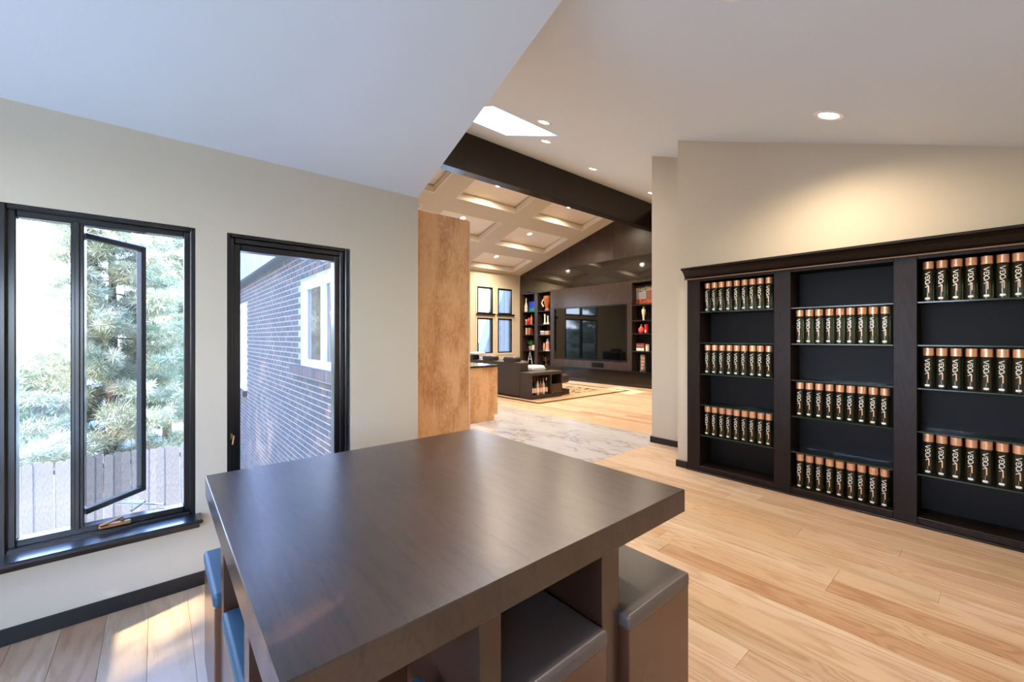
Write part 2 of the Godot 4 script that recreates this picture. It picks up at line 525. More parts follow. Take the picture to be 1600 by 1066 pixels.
func build_shell() -> void:
	var st := mb()
	# window wall of the nook
	var w := struct("wall_north", "beige painted wall with the two tall black windows", "wall")
	wall_grid(st, 2, -2.83, -2.98, Vector2(-1.55, -2.8), Vector2(1.49, 2.52), [[-0.527, 0.385, 0.160, 1.942], [0.302, 0.385, 0.993, 1.942]])
	obj("plaster", st, M.wall_paint, w)
	# gable wall of the nook with three tall windows behind the camera's edge
	w = struct("wall_west", "beige gable wall of the nook with narrow tall windows", "wall")
	st = mb()
	wall_grid(st, 0, -1.55, -1.40, Vector2(-2.98, -2.8), Vector2(0.65, 2.30), [[-2.75, 1.06, -2.348, 2.25], [-2.20, 1.00, -1.30, 2.25], [-1.18, 0.12, -0.30, 2.25]])
	prism(st, [Vector2(-2.98, 2.30), Vector2(0.65, 2.30), Vector2(0.65, 2.52), Vector2(NOOK_RIDGE, 3.2), Vector2(-2.98, 2.5)], 0, -1.55, -1.40)
	obj("plaster", st, M.wall_paint, w)
	w = struct("wall_south", "beige painted eave wall behind the dining table", "wall")
	st = mb()
	wall_grid(st, 2, 0.50, 0.65, Vector2(-1.55, -2.8), Vector2(5.0, 2.45), [[-1.25, 0.12, -0.45, 2.15]])
	obj("plaster", st, M.wall_paint, w)
	# wall of the bottle shelves
	w = struct("wall_east", "warm beige wall above and around the bottle shelves", "wall")
	st = mb()
	prism(st, [Vector2(-2.185, 1.955), Vector2(0.65, 1.955), Vector2(0.65, y_near(0.65) + 0.05), Vector2(-2.185, y_near(-2.185) + 0.05)], 0, 4.15, 5.0)
	box(st, Vector3(4.15, 0, -2.185), Vector3(5.0, 1.955, -2.078))
	box(st, Vector3(4.52, 0, -2.078), Vector3(5.0, 1.955, 0.65))
	obj("plaster", st, M.wall_paint, w)
	w = struct("wall_hall", "narrow beige wall end set back beside the marble floor", "wall")
	st = mb()
	prism(st, [Vector2(-2.185, 0), Vector2(-2.905, 0), Vector2(-2.905, y_near(-2.905) + 0.05), Vector2(-2.185, y_near(-2.185) + 0.05)], 0, 4.85, 5.0)
	obj("plaster", st, M.wall_paint, w)
	w = struct("wall_living_south", "beige living room wall behind the wall end", "wall")
	st = mb()
	box(st, Vector3(5.0, 0, -2.905), Vector3(10.35, 3.78, -2.755))
	obj("plaster", st, M.wall_paint, w)
	w = struct("wall_living_north", "beige living room wall with stacked black windows", "wall")
	st = mb()
	wall_grid(st, 2, -11.10, -11.25, Vector2(1.2, -0.2), Vector2(10.35, 4.1), far_holes())
	obj("plaster", st, M.wall_paint, w)
	w = struct("wall_living_east", "wall carrying the dark wood media wall", "wall")
	st = mb()
	var gable := [Vector2(-2.755, 0), Vector2(-2.755, 3.78), Vector2(-5.75, 4.95), Vector2(-5.85, 5.45), Vector2(-11.25, 3.98), Vector2(-11.25, 0)]
	prism(st, gable, 0, 10.25, 10.40)
	obj("plaster", st, M.wall_paint, w)
	w = struct("wall_kitchen_west", "beige kitchen wall behind the tall maple cabinet", "wall")
	st = mb()
	wall_grid(st, 0, 1.36, 1.49, Vector2(-11.25, -2.8), Vector2(-2.98, 2.4), [[-5.40, 1.0, -3.85, 2.0], [-10.25, 0.30, -9.38, 2.0]])
	prism(st, [Vector2(-11.25, 2.4), Vector2(-2.98, 2.4), Vector2(-2.98, 3.75), Vector2(-5.75, 4.95), Vector2(-5.85, 5.45), Vector2(-11.25, 3.98)], 0, 1.36, 1.49)
	# triangle between the nook ceiling and the vault
	prism(st, [Vector2(-2.98, y_near(-2.98) + 0.05), Vector2(NOOK_RIDGE, y_near(NOOK_RIDGE) + 0.10), Vector2(NOOK_RIDGE, y_nook(NOOK_RIDGE) + 0.05), Vector2(-2.98, y_nook(-2.98) + 0.05)], 0, 1.36, 1.488)
	obj("plaster", st, M.wall_paint, w)
	# ceilings
	var c := struct("ceiling", "bluish white sloped ceiling over the dining nook", "ceiling")
	st = mb()
	prism(st, [Vector2(-2.98, y_nook(-2.98)), Vector2(NOOK_RIDGE, y_nook(NOOK_RIDGE)), Vector2(NOOK_RIDGE, y_nook(NOOK_RIDGE) + 0.12), Vector2(-2.98, y_nook(-2.98) + 0.12)], 0, -1.55, 1.49)
	obj("plaster", st, M.ceiling_paint, c)
	c = struct("ceiling_vault", "warm white vaulted ceiling with a skylight opening", "ceiling")
	st = mb()
	slope_slab(st, -1.55, 5.0, NOOK_RIDGE, 0.65, NEAR_A, NEAR_B, 0.12)
	slope_slab(st, -1.9, 5.3, 0.65, 1.7, NEAR_A, NEAR_B, 0.12)  # unseen eave overhang, added to keep sun off the floor
	slope_slab(st, 1.49, 5.0, -2.755, NOOK_RIDGE, NEAR_A, NEAR_B, 0.12)
	slope_slab(st, 1.36, 10.35, -3.79, -2.755, NEAR_A, NEAR_B, 0.12)
	slope_slab(st, 1.36, 2.95, -4.86, -3.79, NEAR_A, NEAR_B, 0.12)
	slope_slab(st, 4.04, 10.35, -4.86, -3.79, NEAR_A, NEAR_B, 0.12)
	slope_slab(st, 1.36, 10.35, -5.76, -4.86, NEAR_A, NEAR_B, 0.12)
	obj("plaster", st, M.ceiling_paint, c)
	# skylight: a shaft with a white curb and a pane
	var sk := struct("window_skylight", "square skylight opening in the vaulted ceiling before the dark beam", "skylight")
	st = mb()
	for s in [[2.93, 2.95, -4.88, -3.77], [4.04, 4.06, -4.88, -3.77], [2.95, 4.04, -4.88, -4.86], [2.95, 4.04, -3.79, -3.77]]:
		prism(st, [Vector2(s[2], y_near(s[2]) + 0.119), Vector2(s[3], y_near(s[3]) + 0.119), Vector2(s[3], y_near(s[3]) + 0.40), Vector2(s[2], y_near(s[2]) + 0.40)], 0, s[0], s[1])
	obj("shaft", st, M.white_paint, sk)
	st = mb()
	poly(st, [Vector3(2.93, y_near(-4.88) + 0.41, -4.88), Vector3(4.06, y_near(-4.88) + 0.41, -4.88), Vector3(4.06, y_near(-3.77) + 0.41, -3.77), Vector3(2.93, y_near(-3.77) + 0.41, -3.77)], Vector3.DOWN)
	obj("pane", st, M.glass, sk)
	# coffers on the far slope
	c = struct("ceiling_coffered", "taupe coffered ceiling with square cream recesses beyond the beam", "ceiling")
	st = mb()
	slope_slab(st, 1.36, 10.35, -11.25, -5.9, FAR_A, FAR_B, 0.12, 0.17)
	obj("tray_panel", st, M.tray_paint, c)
	var xs := [[1.9, 3.9], [2.75, 4.52], [5.05, 6.80], [7.36, 9.36]]
	xs = [[2.70, 4.50], [5.05, 6.80], [7.36, 9.36]]
	var zs := [[-7.83, -6.70], [-9.39, -8.34], [-10.88, -9.90]]
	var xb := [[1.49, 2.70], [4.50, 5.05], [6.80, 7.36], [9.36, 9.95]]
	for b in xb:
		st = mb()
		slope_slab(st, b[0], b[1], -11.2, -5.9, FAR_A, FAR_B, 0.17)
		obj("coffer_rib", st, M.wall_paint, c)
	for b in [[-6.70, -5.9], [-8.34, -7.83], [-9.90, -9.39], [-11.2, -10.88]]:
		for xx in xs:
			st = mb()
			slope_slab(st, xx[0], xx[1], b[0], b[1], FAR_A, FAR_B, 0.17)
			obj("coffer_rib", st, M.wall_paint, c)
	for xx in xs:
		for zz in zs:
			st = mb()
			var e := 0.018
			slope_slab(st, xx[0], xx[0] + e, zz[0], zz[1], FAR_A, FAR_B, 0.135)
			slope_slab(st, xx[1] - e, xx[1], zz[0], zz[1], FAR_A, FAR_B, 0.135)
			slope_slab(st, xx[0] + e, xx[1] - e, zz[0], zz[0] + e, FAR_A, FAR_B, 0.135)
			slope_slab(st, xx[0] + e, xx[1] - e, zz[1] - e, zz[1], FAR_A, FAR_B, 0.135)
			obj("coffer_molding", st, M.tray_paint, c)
	# ridge beam
	var bm := struct("trim_beam", "massive dark stained ridge beam crossing the vaulted ceiling", "beam")
	st = mb()
	cbox(st, Vector3(1.49, 4.11, -5.955), Vector3(10.25, 5.40, -5.75), 0.008)
	obj("timber", st, M.espresso_beam, bm)
	# baseboards
	st = mb()
	var bb := struct("baseboard_north", "black baseboard along the window wall", "baseboard")
	cbox(st, Vector3(-1.40, 0.0, -2.832), Vector3(1.49, 0.072, -2.815), 0.003)
	obj("board", st, M.baseboard_black, bb)
	bb = struct("baseboard_east", "short black baseboard at the corner beside the bottle shelves", "baseboard")
	st = mb()
	cbox(st, Vector3(4.133, 0.0, -2.20), Vector3(4.152, 0.07, -2.08), 0.003)
	obj("board", st, M.baseboard_black, bb)
	bb = struct("baseboard_hall", "black baseboard on the narrow set-back wall end", "baseboard")
	st = mb()
	cbox(st, Vector3(4.833, 0.0, -2.922), Vector3(4.852, 0.075, -2.19), 0.003)
	cbox(st, Vector3(4.833, 0.0, -2.922), Vector3(5.0, 0.075, -2.903), 0.003)
	obj("board", st, M.baseboard_black, bb)

func far_holes() -> Array:
	var h := []
	for x in [[7.978, 8.62], [8.837, 9.47]]:
		h.append([x[0], 2.13, x[1], 3.02])
		h.append([x[0], 0.80, x[1], 1.99])
	h.append([5.45, 0.02, 7.45, 2.08])
	h.append([5.45, 2.22, 7.45, 2.95])
	return h

func frame_rect(st: SurfaceTool, axis: int, a: Vector2, b: Vector2, w: float, d0: float, d1: float) -> void:
	# a rectangular frame of bars w wide between d0 and d1
	for r in [[a.x, a.y, a.x + w, b.y], [b.x - w, a.y, b.x, b.y], [a.x + w, a.y, b.x - w, a.y + w], [a.x + w, b.y - w, b.x - w, b.y]]:
		var p := place2(axis, Vector2(r[0], r[1]), minf(d0, d1))
		var q := place2(axis, Vector2(r[2], r[3]), maxf(d0, d1))
		cbox(st, p, q, 0.004)

func pane_rect(parent: Node, axis: int, a: Vector2, b: Vector2, d: float, m: Material) -> void:
	var st := mb()
	poly(st, [place2(axis, a, d), place2(axis, Vector2(b.x, a.y), d), place2(axis, b, d), place2(axis, Vector2(a.x, b.y), d)], ax(axis))
	obj("pane", st, m, parent)

func build_windows() -> void:
	# window 1: fixed light beside an open casement
	var w := struct("window_1", "tall black window with a fixed light and a casement cranked open", "window")
	var st := mb()
	frame_rect(st, 2, Vector2(-0.527, 0.385), Vector2(0.160, 1.942), 0.022, -2.99, -2.835)
	obj("casing", st, M.black_trim, w)
	st = mb()
	frame_rect(st, 2, Vector2(-0.510, 0.405), Vector2(0.142, 1.922), 0.03, -2.93, -2.862)
	obj("frame", st, M.black_trim, w)
	st = mb()
	cbox(st, Vector3(-0.312, 0.43, -2.965), Vector3(-0.266, 1.90, -2.868), 0.004)
	cbox(st, Vector3(-0.298, 0.43, -2.872), Vector3(-0.280, 1.90, -2.858), 0.003)
	obj("mullion", st, M.black_trim, w)
	pane_rect(w, 2, Vector2(-0.482, 0.433), Vector2(-0.31, 1.894), -2.885, M.glass)
	# the sash, hinged at the mullion and swung out
	var hinge := Vector3(-0.300, 0.0, -2.955)
	var sash := MeshInstance3D.new()
	sash.name = "sash"
	st = mb()
	frame_rect(st, 2, Vector2(0, 0.458), Vector2(0.374, 1.875), 0.03, -0.018, 0.018)
	sash.mesh = st.commit()
	sash.material_override = M.black_trim
	w.add_child(sash, true)
	sash.position = hinge
	sash.rotation.y = atan2(0.285, 0.242)
	pane_rect(sash, 2, Vector2(0.03, 0.488), Vector2(0.344, 1.845), 0.0, M.screen_glass)
	st = mb()
	for y in [0.62, 1.16, 1.70]:
		lathe(st, [[0.006, -0.035], [0.006, 0.035]], 8, Vector3(-0.297, y, -2.985))
	obj("hinge", st, M.steel, w)
	st = mb()
	tube(st, [Vector3(-0.10, 0.448, -2.93), Vector3(-0.05, 0.455, -3.02), Vector3(-0.135, 0.462, -3.10)], 0.006)
	tube(st, [Vector3(0.03, 0.448, -2.93), Vector3(-0.06, 0.452, -3.00), Vector3(-0.16, 0.462, -3.06)], 0.005)
	obj("operator_arm", st, M.steel, w)
	st = mb()
	cbox(st, Vector3(-0.215, 0.412, -2.878), Vector3(-0.095, 0.430, -2.835), 0.006)
	tube(st, [Vector3(-0.13, 0.430, -2.85), Vector3(-0.13, 0.452, -2.845), Vector3(-0.19, 0.436, -2.838), Vector3(-0.212, 0.432, -2.836)], 0.008, 0.006)
	obj("crank_handle", st, M.bronze, w)
	st = mb()
	cbox(st, Vector3(-0.70, 0.372, -2.90), Vector3(0.187, 0.393, -2.715), 0.006)
	obj("sill", st, M.black_trim, w)
	st = mb()
	prism(st, [Vector2(-2.832, 0.318), Vector2(-2.772, 0.335), Vector2(-2.748, 0.372), Vector2(-2.832, 0.372)], 0, -0.69, 0.174)
	obj("apron", st, M.black_trim, w)
	st = mb()
	cbox(st, Vector3(0.142, 0.95, -2.87), Vector3(0.150, 1.02, -2.84), 0.002)
	obj("lock_lever", st, M.bronze, w)
	# window 2: the fixed sash that looks on the brick wing
	w = struct("window_2", "tall black window looking out on the brick wing", "window")
	st = mb()
	frame_rect(st, 2, Vector2(0.302, 0.385), Vector2(0.978, 1.942), 0.018, -2.99, -2.84)
	obj("casing", st, M.black_trim, w)
	st = mb()
	frame_rect(st, 2, Vector2(0.312, 0.41), Vector2(0.962, 1.925), 0.03, -2.975, -2.865)
	obj("frame", st, M.black_trim, w)
	st = mb()
	frame_rect(st, 2, Vector2(0.335, 0.435), Vector2(0.94, 1.895), 0.038, -2.96, -2.885)
	obj("sash", st, M.black_trim, w)
	pane_rect(w, 2, Vector2(0.37, 0.47), Vector2(0.905, 1.86), -2.93, M.glass)
	st = mb()
	cbox(st, Vector3(0.316, 0.765, -2.866), Vector3(0.330, 0.80, -2.845), 0.003)
	tube(st, [Vector3(0.323, 0.79, -2.845), Vector3(0.335, 0.785, -2.83), Vector3(0.328, 0.74, -2.828)], 0.005)
	obj("lock_lever", st, M.bronze, w)
	st = mb()
	cbox(st, Vector3(0.285, 0.368, -2.90), Vector3(1.01, 0.39, -2.72), 0.005)
	obj("sill", st, M.black_trim, w)
	# gable windows, outside the picture
	var n := 3
	for z in [[-2.75, -2.348, 1.06], [-2.20, -1.30, 1.0], [-1.18, -0.30, 0.12]]:
		w = struct("window_%d" % n, "narrow tall black window in the gable wall", "window")
		st = mb()
		frame_rect(st, 0, Vector2(z[0], z[2]), Vector2(z[1], 2.25), 0.025, -1.53, -1.42)
		obj("frame", st, M.black_trim, w)
		pane_rect(w, 0, Vector2(z[0] + 0.025, z[2] + 0.025), Vector2(z[1] - 0.025, 2.225), -1.48, M.glass)
		n += 1
	for x in [[-1.25, -0.45]]:  # glass door out of view, added for extra daylight fill
		w = struct("window_%d" % n, "unseen black-framed glass door added for fill light in the eave wall", "window")
		st = mb()
		frame_rect(st, 2, Vector2(x[0], 0.12), Vector2(x[1], 2.15), 0.04, 0.52, 0.63)
		obj("frame", st, M.black_trim, w)
		pane_rect(w, 2, Vector2(x[0] + 0.04, 0.16), Vector2(x[1] - 0.04, 2.11), 0.58, M.glass)
		n += 1
	# living room windows
	var lab := ["upper black-framed window above the sofa, showing only sky", "lower black-framed window under the sky-filled one, by the sofa", "upper black-framed window next to the media wall", "lower black-framed window next to the media wall", "glazed double door hidden behind the tall cabinet", "transom window above the glazed double door"]
	var hs := far_holes()
	for i in hs.size():
		var h: Array = hs[i]
		w = struct("window_%d" % n, lab[i], "window")
		st = mb()
		frame_rect(st, 2, Vector2(h[0], h[1]), Vector2(h[2], h[3]), 0.055, -11.2, -11.09)
		if i >= 4:
			cbox(st, Vector3((h[0] + h[2]) / 2 - 0.05, h[1], -11.19), Vector3((h[0] + h[2]) / 2 + 0.05, h[3], -11.10), 0.004)
		obj("frame", st, M.black_trim, w)
		pane_rect(w, 2, Vector2(h[0] + 0.05, h[1] + 0.05), Vector2(h[2] - 0.05, h[3] - 0.05), -11.15, M.glass)
		if i == 0 or i == 2:
			st = mb()
			cbox(st, Vector3(h[0] - 0.05, h[1] - 0.045, -11.11), Vector3(h[2] + 0.08, h[1] + 0.01, -11.02), 0.005)
			obj("sill", st, M.black_trim, w)
		if i < 4:
			st = mb()
			frame_rect(st, 2, Vector2(h[0] - 0.075, h[1] - 0.06), Vector2(h[2] + 0.075, h[3] + 0.075), 0.075, -11.10, -11.085)
			obj("casing", st, M.wall_paint, w)
		n += 1
	# kitchen windows in the brick wing
	w = struct("window_%d" % n, "white framed two-light kitchen window in the brick wing", "window")
	st = mb()
	frame_rect(st, 0, Vector2(-5.40, 1.0), Vector2(-3.85, 2.0), 0.055, 1.312, 1.47)
	cbox(st, Vector3(1.318, 1.05, -4.66), Vector3(1.40, 1.95, -4.615), 0.004)
	obj("frame", st, M.white_paint, w)
	st = mb()
	frame_rect(st, 0, Vector2(-5.345, 1.055), Vector2(-4.66, 1.945), 0.035, 1.335, 1.38)
	frame_rect(st, 0, Vector2(-4.615, 1.055), Vector2(-3.905, 1.945), 0.035, 1.335, 1.38)
	obj("sash", st, M.white_paint, w)
	pane_rect(w, 0, Vector2(-5.31, 1.09), Vector2(-4.695, 1.91), 1.36, M.dim_pane)
	pane_rect(w, 0, Vector2(-4.58, 1.09), Vector2(-3.94, 1.91), 1.36, M.dim_pane)
	n += 1
	w = struct("window_%d" % n, "tall white framed window at the far end of the brick wing", "window")
	st = mb()
	frame_rect(st, 0, Vector2(-10.25, 0.30), Vector2(-9.38, 2.0), 0.09, 1.29, 1.47)
	cbox(st, Vector3(1.30, 0.35, -9.68), Vector3(1.40, 1.95, -9.60), 0.004)
	obj("frame", st, M.white_paint, w)
	pane_rect(w, 0, Vector2(-10.16, 0.39), Vector2(-9.47, 1.91), 1.36, M.dim_pane)

func build_bottle_shelves() -> void:
	var t := thing("bottle_shelf_unit", "built-in espresso wood shelving with three bays of glass shelves", "shelving", Vector3.ZERO)
	var bays := [[-1.947, -1.290], [-1.162, -0.508], [-0.381, 0.273]]
	var st := mb()
	for s in [[-2.076, -1.947], [-1.290, -1.162], [-0.508, -0.381], [0.273, 0.40]]:
		st = mb()
		cbox(st, Vector3(4.135, 0.012, s[0]), Vector3(4.50, 1.945, s[1]), 0.003)
		obj("stile", st, M.espresso, t)
	for b in bays:
		st = mb()
		cbox(st, Vector3(4.137, 1.908, b[0]), Vector3(4.16, 1.945, b[1]), 0.002)
		obj("top_rail", st, M.espresso_across, t)
		st = mb()
		cbox(st, Vector3(4.137, 0.012, b[0]), Vector3(4.50, 0.063, b[1]), 0.003)
		obj("bottom_shelf", st, M.espresso_across, t)
		st = mb()
		box(st, Vector3(4.385, 0.063, b[0]), Vector3(4.50, 1.945, b[1]))
		box(st, Vector3(4.16, 1.912, b[0]), Vector3(4.385, 1.945, b[1]))
		obj("back_panel", st, M.back_panel, t)
		for y in [0.372, 0.677, 0.986, 1.295, 1.603]:
			st = mb()
			box(st, Vector3(4.150, y - 0.009, b[0] + 0.002), Vector3(4.382, y - 0.001, b[1] - 0.002))
			var g := obj("glass_shelf", st, M.shelf_glass, t)
			st = mb()
			box(st, Vector3(4.1485, y - 0.0092, b[0] + 0.002), Vector3(4.1498, y - 0.0008, b[1] - 0.002))
			obj("polished_edge", st, M.shelf_edge, g)
	# crown with a bead, and a base strip
	st = mb()
	var cr := [Vector2(-2.09, 0)]
	var prof := [Vector2(4.15, 1.935), Vector2(4.128, 1.935), Vector2(4.122, 1.947), Vector2(4.128, 1.958), Vector2(4.118, 1.975), Vector2(4.098, 2.0), Vector2(4.072, 2.02), Vector2(4.045, 2.028), Vector2(4.045, 2.046), Vector2(4.15, 2.046)]
	prism(st, prof, 2, -2.10, 0.45)
	obj("crown_molding", st, M.espresso_across, t)
	st = mb()
	cbox(st, Vector3(4.112, 1.931, -2.10), Vector3(4.125, 1.941, 0.45), 0.003)
	obj("bead", st, M.lit_bead_wood, t)
	st = mb()
	cbox(st, Vector3(4.118, 0.0, -2.085), Vector3(4.16, 0.014, 0.42), 0.004)
	obj("base_strip", st, M.espresso_across, t)

func ribbon(st: SurfaceTool, pts: Array, w: float, r: float) -> void:
	# a painted stroke wrapped round a bottle of radius r; pts are (across, up)
	for i in range(pts.size() - 1):
		var a: Vector2 = pts[i]
		var b: Vector2 = pts[i + 1]
		var d := (b - a).normalized()
		var n := Vector2(-d.y, d.x) * w / 2.0
		var p0 := a - d * w * 0.3
		var p1 := b + d * w * 0.3
		var steps := maxi(1, int(ceil((p1 - p0).length() / 0.003)))
		for j in steps:
			var c0 := p0.lerp(p1, float(j) / steps)
			var c1 := p0.lerp(p1, float(j + 1) / steps)
			var q := []
			for p in [c0 - n, c1 - n, c1 + n, c0 + n]:
				var t: float = p.x / r
				q.append(Vector3(-cos(t) * r, p.y, sin(t) * r))
			poly(st, q, Vector3(-1, 0, 0))

func arc(c: Vector2, r: float, a0: float, a1: float, n := 16) -> Array:
	var o := []
	for i in n + 1:
		var a := deg_to_rad(lerpf(a0, a1, float(i) / n))
		o.append(c + Vector2(cos(a), sin(a)) * r)
	return o

func make_bottle() -> Node3D:
	var t := thing("bottle", "", "bottle", Vector3.ZERO)
	var r := 0.0285
	var st := mb()
	lathe(st, [[0.0, 0.0], [r - 0.003, 0.0], [r, 0.004], [r, 0.212], [r - 0.003, 0.222], [0.022, 0.228], [0.022, 0.236], [0.0, 0.236]], 24)
	obj("glass_body", st, M.bottle_glass, t)
	st = mb()
	lathe(st, [[0.0, 0.232], [0.0278, 0.232], [0.0285, 0.234], [0.0285, 0.284], [0.027, 0.286], [0.0, 0.286]], 24)
	obj("cap", st, M.copper, t)
	st = mb()
	var rr := r + 0.0007
	ribbon(st, [Vector2(-0.012, 0.103), Vector2(0.006, 0.112), Vector2(-0.012, 0.127)], 0.0037, rr)
	obj("letter", st, M.white_print, t)
	st = mb()
	ribbon(st, arc(Vector2(0, 0.140), 0.0118, 0, 360), 0.0037, rr)
	obj("letter", st, M.white_print, t)
	st = mb()
	ribbon(st, arc(Vector2(0, 0.168), 0.0118, 115, 400), 0.0037, rr)
	ribbon(st, [Vector2(0.0, 0.168), Vector2(0.0, 0.178), Vector2(0.010, 0.178)], 0.0033, rr)
	obj("letter", st, M.white_print, t)
	st = mb()
	ribbon(st, [Vector2(0.012, 0.185), Vector2(-0.012, 0.197), Vector2(0.012, 0.209)], 0.0037, rr)
	obj("letter", st, M.white_print, t)
	st = mb()
	for k in 5:
		var h := 0.0105 * sqrt(1.0 - pow((k - 2) / 2.6, 2.0))
		ribbon(st, [Vector2(-h - 0.003, 0.022 + (k - 2) * 0.0028), Vector2(h + 0.002, 0.022 + (k - 2) * 0.0028)], 0.0032, rr)
	obj("seal_dot", st, M.white_print, t)
	st = mb()
	ribbon(st, [Vector2(0.0, 0.034), Vector2(0.0, 0.060)], 0.0008, rr)
	obj("seal_line", st, M.white_print, t)
	st = mb()
	ribbon(st, [Vector2(0.006, 0.066), Vector2(0.006, 0.108)], 0.0060, rr)
	obj("letter_bar", st, M.cream_print, t)
	return t

func build_bottles() -> void:
	rng.seed = 12
	var proto := make_bottle()
	var ordinal := ["first", "second", "third", "fourth", "fifth", "sixth", "seventh", "eighth", "ninth"]
	var rows := [
		[-1.947, [[1.603, "top"], [0.986, "middle"], [0.372, "lowest"]], "the bay beside the hall corner", 9],
		[-1.162, [[1.295, "top"], [0.677, "middle"], [0.063, "lowest"]], "the centre bay", 9],
		[-0.381, [[1.603, "top"], [0.986, "middle"], [0.372, "lowest"]], "the bay farthest from the hall corner", 9]]
	var used := false
	for b in rows:
		for row in b[1]:
			for i in int(b[3]):
				var o: Node3D = proto
				if used:
					o = proto.duplicate()
					o.name = numbered("bottle")
					add_child(o)
				used = true
				o.position = Vector3(4.198 + rng.randf_range(-0.004, 0.004), row[0], b[0] + 0.053 + i * 0.0686 + rng.randf_range(-0.002, 0.002))
				o.rotation.y = rng.randf_range(-0.09, 0.09) - 0.11
				o.set_meta("label", "copper-capped bottle, %s from hall end, %s row of %s" % [ordinal[i], row[1], b[2]])
				o.set_meta("group", "bottles in the %s row of %s" % [row[1], b[2]])

func build_table() -> void:
	var x0 := 0.157
	var x1 := 1.556
	var z0 := -2.197
	var z1 := -0.790
	var t := thing("dining_table", "square espresso wood dining table with a thick slab top", "table", Vector3((x0 + x1) / 2, 0, (z0 + z1) / 2))
	var hx := (x1 - x0) / 2
	var hz := (z1 - z0) / 2
	var st := mb()
	cbox(st, Vector3(-hx, 0.674, -hz), Vector3(hx, 0.76, hz), 0.0025)
	obj("table_top", st, M.table_top, t)
	# cross-lapped upright panels make nine bays
	for s in [[-0.276, -0.209], [0.192, 0.280]]:
		st = mb()
		cbox(st, Vector3(s[0], 0, -hz + 0.012), Vector3(s[1], 0.674, hz - 0.008), 0.002)
		obj("upright_panel", st, M.table_base, t)
	for s in [[-0.245, -0.168], [0.262, 0.322]]:
		for e in [[-hx + 0.010, -0.276], [-0.209, 0.192], [0.280, hx - 0.01]]:
			st = mb()
			cbox(st, Vector3(e[0], 0, s[0]), Vector3(e[1], 0.674, s[1]), 0.002)
			obj("cross_panel", st, M.table_base, t)

func stool(at: Vector3, label: String, cm: Material, bm: Material) -> void:
	# at = middle of the base
	var t := thing("cube_stool", label, "stool", at, "cube stools tucked under the table")
	var h := 0.1985
	var st := mb()
	cbox(st, Vector3(-h + 0.004, 0, -h + 0.004), Vector3(h - 0.004, 0.412, h - 0.004), 0.003)
	obj("body", st, bm, t)
	st = mb()
	cushion(st, Vector3(-h, 0.407, -h), Vector3(h, 0.458, h), 0.014, 0.006)
	var c := obj("cushion", st, cm, t)
	st = mb()
	var r := h - 0.006
	for s in [[Vector3(-r, 0.4525, r), Vector3(r, 0.4525, r)], [Vector3(-r, 0.4525, -r), Vector3(-r, 0.4525, r)], [Vector3(r, 0.4525, -r), Vector3(r, 0.4525, r)]]:
		tube(st, s, 0.0022, -1, 6)
	obj("seam", st, M.stitch, c)

func build_kitchen() -> void:
	var t := thing("pantry_cabinet", "tall maple pantry cabinet with a flat figured end panel", "cabinet", Vector3(1.80, 0, -3.30))
	var st := mb()
	box(st, Vector3(-0.305, 0.0, -0.32), Vector3(0.262, 2.365, 0.282))
	obj("carcass", st, M.maple, t)
	st = mb()
	cbox(st, Vector3(-0.305, 0.0, 0.282), Vector3(0.262, 2.367, 0.30), 0.002)
	obj("end_panel", st, M.maple, t)
	for y in [[0.10, 1.28], [1.284, 2.36]]:
		st = mb()
		cbox(st, Vector3(0.266, y[0], -0.315), Vector3(0.286, y[1], 0.296), 0.002)
		obj("door", st, M.maple_edge, t)
	# counter run behind it
	t = thing("kitchen_counter", "maple base cabinet end with a dark polished counter top", "cabinet", Vector3(3.85, 0, -6.05))
	st = mb()
	prism(st, [Vector2(-0.34, 0.0), Vector2(0.32, 0.0), Vector2(0.32, 0.09), Vector2(0.39, 0.09), Vector2(0.39, 0.865), Vector2(-0.34, 0.865)], 2, 0.70, 0.72)
	obj("end_panel", st, M.maple, t)
	st = mb()
	box(st, Vector3(-0.34, 0.0, -0.80), Vector3(0.32, 0.09, 0.70))
	box(st, Vector3(-0.34, 0.09, -0.80), Vector3(0.37, 0.865, 0.70))
	obj("carcass", st, M.maple, t)
	for k in 3:
		st = mb()
		cbox(st, Vector3(0.371, 0.095, -0.795 + k * 0.5), Vector3(0.391, 0.86, -0.30 + k * 0.5), 0.002)
		obj("door", st, M.maple_edge, t)
	st = mb()
	cbox(st, Vector3(-0.36, 0.865, -0.82), Vector3(0.415, 0.90, 0.745), 0.006)
	obj("counter_top", st, M.stone_top, t)

